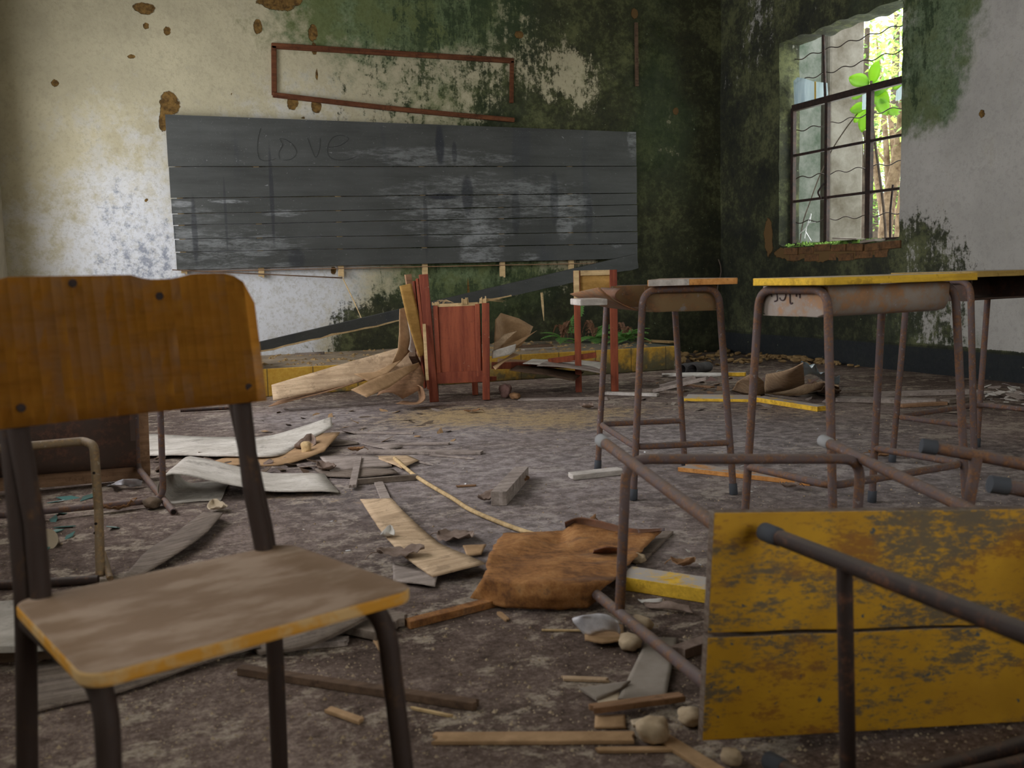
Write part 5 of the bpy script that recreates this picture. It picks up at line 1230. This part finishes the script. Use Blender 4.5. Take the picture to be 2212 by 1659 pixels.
for k, px in enumerate((1472, 1496)):
    a = Z(px, 798, .045)+Vector((0, 0, 0)); b = a+Vector((.22, .12, 0))
    o = MB().tube([a, b], .042, 18, cap=False).build('pipe', M['pipe']); o.modifiers.new('thickness', 'SOLIDIFY').thickness = .005
    tag(o, ['dark short pipe end in the corner behind the torn desk, left one of two', 'dark short pipe end in the corner behind the torn desk, right one of two'][k], 'pipe')
o = MB().tube([Z(1448, 790, .0), Z(1448, 790, .0)+Vector((0, 0, .05)), Z(1448, 790, .0)+Vector((0, 0, .06)), Z(1448, 790, .0)+Vector((0, 0, .085))], [.04, .036, .018, .018], 14).build('jar', M['paper']); tag(o, 'small dusty jar left of the dark pipe ends', 'jar')
# torn carton
M['carton'] = mat_simple('brown carton', (.22, .14, .08), (.36, .25, .15), 26)
ribbon('carton', [(Z(1580, 845, .0), Z(1592, 826, .11)), (Z(1625, 858, .0), Z(1625, 808, .20)), (Z(1652, 854, .0), Z(1650, 826, .13))], M['carton'], 'brown rough carton flap standing on edge, left part of the torn box', 'carton', th=.006, seed=1)
ribbon('carton', [(Z(1650, 850, .0), Z(1655, 808, .16)), (Z(1700, 842, .06), Z(1700, 800, .24)), (Z(1738, 828, .12), Z(1735, 784, .30))], M['carton'], 'long brown carton flap rising to the right towards the plastic bag', 'carton', th=.006, seed=2)
ribbon('carton', [(Z(1660, 852, .0), Z(1680, 838, .04)), (Z(1725, 855, .01), Z(1730, 832, .06)), (Z(1775, 842, .06), Z(1780, 826, .13)), (Z(1815, 846, .03), Z(1812, 832, .12))], M['carton'], 'crumpled lower carton piece between the desk legs', 'carton', th=.006, wob=.02, seed=3)
ribbon('carton', [(Z(1760, 850, .0), Z(1780, 836, .13)), (Z(1795, 854, .0), Z(1800, 838, .12)), (Z(1812, 850, .0), Z(1818, 842, .08))], M['w_dark'], 'dark hollow end of the torn carton', 'carton', th=.005, wob=.02, seed=9)
ribbon('paper_corner', [(Z(1672, 812, .12), Z(1678, 806, .16)), (Z(1680, 800, .20), Z(1694, 800, .16))], M['paper_white'], 'white folded paper corner sticking up above the carton', 'paper', th=.002, wob=.002)
ribbon('plastic_bag', [(Z(1728, 800, .22), Z(1732, 782, .28)), (Z(1748, 806, .15), Z(1752, 786, .26)), (Z(1772, 824, .06), Z(1775, 800, .18)), (Z(1792, 828, .03), Z(1795, 812, .12)), (Z(1812, 828, .02), Z(1814, 818, .07))], M['plastic_blue'], 'blue grey crumpled plastic bag behind the carton', 'plastic bag', th=.002, wob=.05, n=9, m=9, seed=4)

# heaps of small pieces: individual lumps of rubble along the wall and papers at the right edge
r5 = random.Random(21)
M['rubble'].name = 'ochre rubble'
rub = [rock('rubble_lump', (0, 0, 0), 1.0, M['rubble'], 'ochre broken plaster lump in the heap along the foot of the right wall', 'rubble', 60+k) for k in range(3)]
for o in rub: o.data.polygons.foreach_set('use_smooth', [False]*len(o.data.polygons))
def spread(protos, n, place, grp, lab):
    cnt = 0
    for k in range(n):
        p, s = place(k); q = protos[k % len(protos)]
        if k >= len(protos): o = q.copy(); COL.objects.link(o)
        else: o = q
        o.location = p; o.rotation_euler = (r5.uniform(-.4, .4), r5.uniform(-.4, .4), r5.uniform(0, 6.28)); o.scale = s
        o['group'] = grp; o['label'] = lab
def pr(k):
    t = (k+r5.random())/120; px = 1430+t*490; py = 778-6*math.sin(t*3)+r5.uniform(-14, 18)
    p = Z(px, py, 0); s = r5.uniform(.035, .10); p.x = min(p.x, WX-.10); p.y = min(p.y, WY-.12); return Vector((p.x, p.y, r5.uniform(0, .02))), (s, s*r5.uniform(.6, 1), s*r5.uniform(.3, .6))
spread(rub, 120, pr, 'rubble lumps along the foot of the wall', 'ochre broken plaster lump in the heap along the foot of the right wall')
M['flake_a'] = M['w_grey']; prot = []
def flake(name, mat, seed, cat='flake'):
    r3 = random.Random(seed); n = r3.randint(4, 6); pts = []
    for j in range(n):
        a_ = 2*math.pi*j/n+r3.uniform(-.4, .4); pts.append((math.cos(a_)*r3.uniform(.35, .6), math.sin(a_)*r3.uniform(.2, .55), 0))
    mb = MB().prism(pts, (0, 0, .07)); o = mb.build(name, mat, recenter=True); o.modifiers.new('bevel', 'BEVEL').width = .01
    return tag(o, 'flake', cat)
fl = [flake('paper_flake', M['paper'], 5), flake('paper_flake', M['w_grey'], 6), flake('paper_flake', M['w_white'], 7)]
def pf2(k):
    px = r5.uniform(2125, 2235); py = r5.uniform(838, 880); p = Z(px, py, 0); s = r5.uniform(.05, .11); return Vector((p.x, p.y, r5.uniform(.001, .03))), (s, s*.7, s*.5)
spread(fl, 46, pf2, 'pale flakes in the litter at the right edge', 'pale flake in the litter heap on the floor by the right edge of the picture')
fl = [flake('grey_flake', M['w_grey'], 15), flake('grey_flake', M['slate'], 16), flake('grey_flake', M['w_greyd'], 17)]
def pf3(k):
    px = r5.uniform(1290, 2100); py = 876+r5.gauss(0, 10)+ (0 if px < 1900 else 8); p = Z(px, py, 0); s = r5.uniform(.03, .09); return Vector((p.x, p.y, .001)), (s*1.4, s*.7, s*.3)
spread(fl, 50, pf3, 'small grey flakes beyond the desks', 'small grey flake on the floor beyond the three upright desks')
fl = [flake('brown_flake', M['w_card'], 25), flake('brown_flake', M['litter_dark'], 26), flake('brown_flake', M['w_grey'], 27)]
def pf4(k):
    px = r5.uniform(560, 980); py = r5.uniform(880, 955); p = Z(px, py, 0); s = r5.uniform(.03, .08); return Vector((p.x, p.y, .001)), (s*1.7, s*.7, s*.25)
spread(fl, 42, pf4, 'flakes in front of the rubbish heap', 'small wood or card flake on the dusty floor in front of the rubbish heap')
fl = [flake('litter_flake', M['litter_dark'], 35), flake('litter_flake', M['leaf_dry'], 36), flake('litter_flake', M['w_dark'], 37)]
def pf5(k):
    px = r5.uniform(330, 690); py = r5.uniform(990, 1030); p = Z(px, py, 0); s = r5.uniform(.04, .11); return Vector((p.x, p.y, r5.uniform(.001, .012))), (s, s*.7, s*.4)
spread(fl, 44, pf5, 'dark scraps between the pale sheets', 'dark dry scrap on the floor between the pale curling sheet and the folded roll')
fl = [flake('white_flake', M['paper_white'], 45), flake('white_flake', M['paper'], 46)]
def pf6(k):
    px = r5.uniform(640, 1900); py = r5.uniform(900, 1250); p = Z(px, py, 0); s = r5.uniform(.010, .026); return Vector((p.x, p.y, .001)), (s, s, s*.5)
spread(fl, 60, pf6, 'white flakes on the open floor', 'tiny white plaster flake on the open middle floor')
fl = [flake('dark_scrap', M['litter_dark'], 55), flake('dark_scrap', M['w_brown'], 56), flake('dark_scrap', M['clay'], 57)]
def pf7(k):
    px = r5.uniform(1380, 1800); py = r5.uniform(815, 858); p = Z(px, py, 0); s = r5.uniform(.05, .14); return Vector((p.x, p.y, .001)), (s, s*.7, s*.4)
spread(fl, 46, pf7, 'dark scraps around the carton', 'dark scrap among the litter around the torn carton')
gl = [flake('glass_shard', M['shard'], 65, 'shard'), flake('glass_shard', M['shard'], 66, 'shard')]
def pg(k):
    px, py = ((120, 1085), (150, 1078), (115, 1125), (140, 1140), (115, 1150), (150, 1160), (250, 1142), (190, 1075), (135, 1110), (260, 1095), (90, 1190))[k]
    p = Z(px, py, 0); s = r5.uniform(.04, .10); return Vector((p.x, p.y, .001)), (s*1.3, s*.6, .05)
spread(gl, 11, pg, 'teal glass shards at the left', 'flat teal glass shard on the floor left, near the tan roll end')

# crumbs and sawdust, too many to count
mb = MB()
for k in range(8000):
    px = rnd.uniform(-40, 2250); py = 870+780*rnd.random()**1.15; p = Z(px, py, 0)
    if not (LX+.05 < p.x < WX-.05): continue
    s = rnd.uniform(.0008, .0026)*(1.0 if rnd.random() < .9 else 2.2); a_ = rnd.uniform(0, 6.3)
    c_, s_ = math.cos(a_)*s, math.sin(a_)*s
    mb.add([(p.x+c_, p.y+s_, 0), (p.x-s_, p.y+c_, 0), (p.x-c_, p.y-s_, 0), (p.x+s_, p.y-c_, 0), (p.x, p.y, s*1.1)], [(0, 1, 4), (1, 2, 4), (2, 3, 4), (3, 0, 4)])
o = mb.build('floor_crumbs', M['crumb']); tag(o, 'tiny crumbs of wood and plaster strewn over the whole floor', 'crumbs', kind='stuff')
mb = MB()
for k in range(900):
    px = rnd.uniform(560, 1480); p = Z(px, rnd.uniform(735, 790), .2); 
    if not (.95 < p.x < 4.25 and 7.14 < p.y < 8.40): continue
    s = rnd.uniform(.006, .022); a_ = rnd.uniform(0, 6.3); c_, s_ = math.cos(a_)*s*1.6, math.sin(a_)*s
    mb.add([(p.x+c_, p.y+s_, .2), (p.x-s_, p.y+c_, .2), (p.x-c_, p.y-s_, .2), (p.x+s_, p.y-c_, .2), (p.x, p.y, .2+s*.7)], [(0, 1, 4), (1, 2, 4), (2, 3, 4), (3, 0, 4)])
o = mb.build('platform_crumbs', M['rubble']); tag(o, 'brown crumbs and chips covering the top of the yellow step', 'crumbs', kind='stuff')

# ================================================================= OUTSIDE THE WINDOW
struct(MB().box((26, 14, -.12), (40, 50, .2)).build('outside_ground', M['ground_out'], recenter=False))
cyl = X(1866, 300, 7.45).y; cyr = X(1728, 300, 7.0).y
struct(MB().box((7.225, (cyl+cyr)/2, 3.0), (.45, cyr-cyl, 6.2)).build('concrete_column', M['concrete'], recenter=False, bevel=.03))
struct(MB().box((6.75, 9.05, 3.0), (.4, .95, 6.2)).build('side_pier', M['concrete_green'], recenter=False, bevel=.02))
def tree(label, base, top, r0, crown, n, size, mats, seed, limbs=3, bark='bark'):
    T = empty('tree', base, label, 'tree', 'trees outside the window'); r3 = random.Random(seed)
    A = Vector((0, 0, 0)); B = Vector(top)-Vector(base); mb = MB()
    P = [A.lerp(B, i/8)+Vector((.06*math.sin(i*1.3+seed), .06*math.cos(i*1.1+seed), 0)) for i in range(9)]
    mb.tube(P, [r0*(1-.5*i/8) for i in range(9)], 12); mb.build('trunk', M[bark], T, recenter=False)
    C_ = Vector(crown[0])-Vector(base); R_ = crown[1]
    for k in range(limbs):
        q = P[3+k % 5]; e_ = C_+Vector((r3.uniform(-1, 1)*R_[0]*.6, r3.uniform(-1, 1)*R_[1]*.6, r3.uniform(-.6, .8)*R_[2])); m_ = q.lerp(e_, .5)+Vector((0, 0, .25))
        MB().tube([Vector(x) for x in crm([q, m_, e_], 5)], [r0*.42*(1-.8*i/10) for i in range(11)], 8).build('branch', M[bark], T, recenter=False)
    cl = [Vector((r3.gauss(0, .45)*R_[0], r3.gauss(0, .45)*R_[1], r3.gauss(0, .5)*R_[2])) for _ in range(max(8, n//60))]
    half = [MB(), MB()]
    for k in range(n):
        c = C_+cl[r3.randrange(len(cl))]+Vector((r3.gauss(0, .28), r3.gauss(0, .28), r3.gauss(0, .20)))
        if (c+Vector(base)).z < .1: continue
        d = Vector((r3.uniform(-1, 1), r3.uniform(-1, 1), r3.uniform(-.7, .3))).normalized(); s = d.cross(Vector((r3.uniform(-.3, .3), r3.uniform(-.3, .3), 1))).normalized(); L = size*r3.uniform(.6, 1.3)
        half[k % 2].add([c, c+d*L*.5+s*L*.24, c+d*L, c+d*L*.5-s*L*.24], [(0, 1, 2, 3)])
    for h, m_ in zip(half, mats):
        if h.v: h.build('foliage', M[m_], T, recenter=False)
    return T
def O(px, py, x): return X(px, py, x)
b = O(1893, 560, 11); b.z = -.02; t_ = O(1962, 150, 11)
tree('leaning brown tree trunk seen in the right third of the window', b, t_, .13, (O(1930, 90, 12), (1.2, 1.4, 1.0)), 1700, .13, ('leaf', 'leaf_yellow'), 1)
b = O(1935, 560, 13); b.z = -.02; t_ = O(1968, 120, 13)
tree('second pale trunk behind the leaning brown one', b, t_, .07, (O(1905, 330, 14), (1.2, 1.5, 1.5)), 1800, .13, ('leaf', 'leaf_yellow'), 2)
b = O(1868, 560, 10); b.z = -.02; t_ = O(1873, 60, 10)
tree('thin dark trunk close to the right edge of the concrete column', b, t_, .07, (O(1885, 180, 10), (.7, .7, .8)), 900, .12, ('leaf', 'leaf_deep'), 3, bark='bark_dark')
b = O(1925, 560, 16); b.z = -.02; t_ = O(1938, 30, 16)
tree('forked dark trunk high up in the window corner', b, t_, .13, (O(1900, 440, 15), (1.4, 1.6, 1.1)), 2000, .13, ('leaf', 'leaf_deep'), 4, bark='bark_dark')
b = O(1885, 560, 19); b.z = -.02; t_ = O(1892, 200, 19)
tree('far tree with fine yellow green foliage filling the back of the window view', b, t_, .12, (O(1905, 250, 20), (1.8, 2.6, 2.6)), 3200, .17, ('leaf', 'leaf_yellow'), 5, bark='bark_dark')
pb = O(1880, 300, 6.75); plant = empty('broad_leaf_plant', Vector((pb.x+.1, pb.y-.15, -.02)), 'bright green plant with broad leaves hanging in front of the window trees', 'plant')
MB().tube([Vector(q) for q in crm([Vector((0, 0, 0)), Vector((.05, .1, 1.2)), O(1884, 260, 6.75)-plant.location, O(1882, 175, 6.75)-plant.location], 6)], .012, 8).build('stem', M['bark_dark'], plant, recenter=False)
for k, (px, py, dx, dz, L) in enumerate(((1878, 182, -.22, .12, .30), (1885, 178, .10, .12, .28), (1880, 190, .28, -.02, .26), (1872, 196, -.24, -.04, .24), (1875, 232, -.30, .02, .26), (1872, 236, -.22, -.14, .24), (1876, 240, -.02, -.26, .26),
      (1885, 205, .26, -.10, .34), (1892, 200, .34, .03, .30), (1900, 215, .20, -.24, .26), (1925, 235, .2, -.1, .22), (1930, 190, .25, .08, .25))):
    L = L*.78; a_ = O(px, py, 6.75+.05*(k % 3))-plant.location; d = Vector((-.1+.05*(k % 2), -dx, dz)).normalized(); s = d.cross(Vector((-.8, -.5, .3))).normalized(); nrm = s.cross(d); rows = []
    for i in range(9):
        t = i/8; w = L*.30*math.sin(math.pi*min(1, t*.95+.04))**.75; c = a_+d*L*t-nrm*.10*L*(t*t)*4*.4
        rows.append([c+s*w*q/2.0+nrm*abs(q)*.02*L*2 for q in (-2, -1, 0, 1, 2)])
    MB().grid(rows, .001).build('leaf', M['leaf_big'], plant, recenter=False)
a = [O(1720, 600, 6.6)*1.0-Vector((0, 0, O(1720, 600, 6.6).z+.02)), O(1728, 522, 6.6), O(1752, 430, 6.65), O(1786, 345, 6.7), O(1822, 285, 6.75), O(1862, 233, 6.8)]
tag(MB().tube([Vector(p) for p in crm(a, 5)], .006, 6).build('vine', M['bark_dark']), 'thin dry vine climbing in front of the concrete column outside', 'vine')
tw = [[(1738, 515), (1742, 490), (1752, 462)], [(1742, 490), (1728, 505)], [(1745, 482), (1762, 480)], [(1740, 500), (1752, 520)], [(1752, 462), (1750, 478), (1735, 500)]]
mb = MB()
for st_ in tw: mb.tube([O(px, py, 5.80) for px, py in st_], .004, 5)
tag(mb.build('white_twig', M['paper_white']), 'small bare white twig standing at the window sill', 'twig')
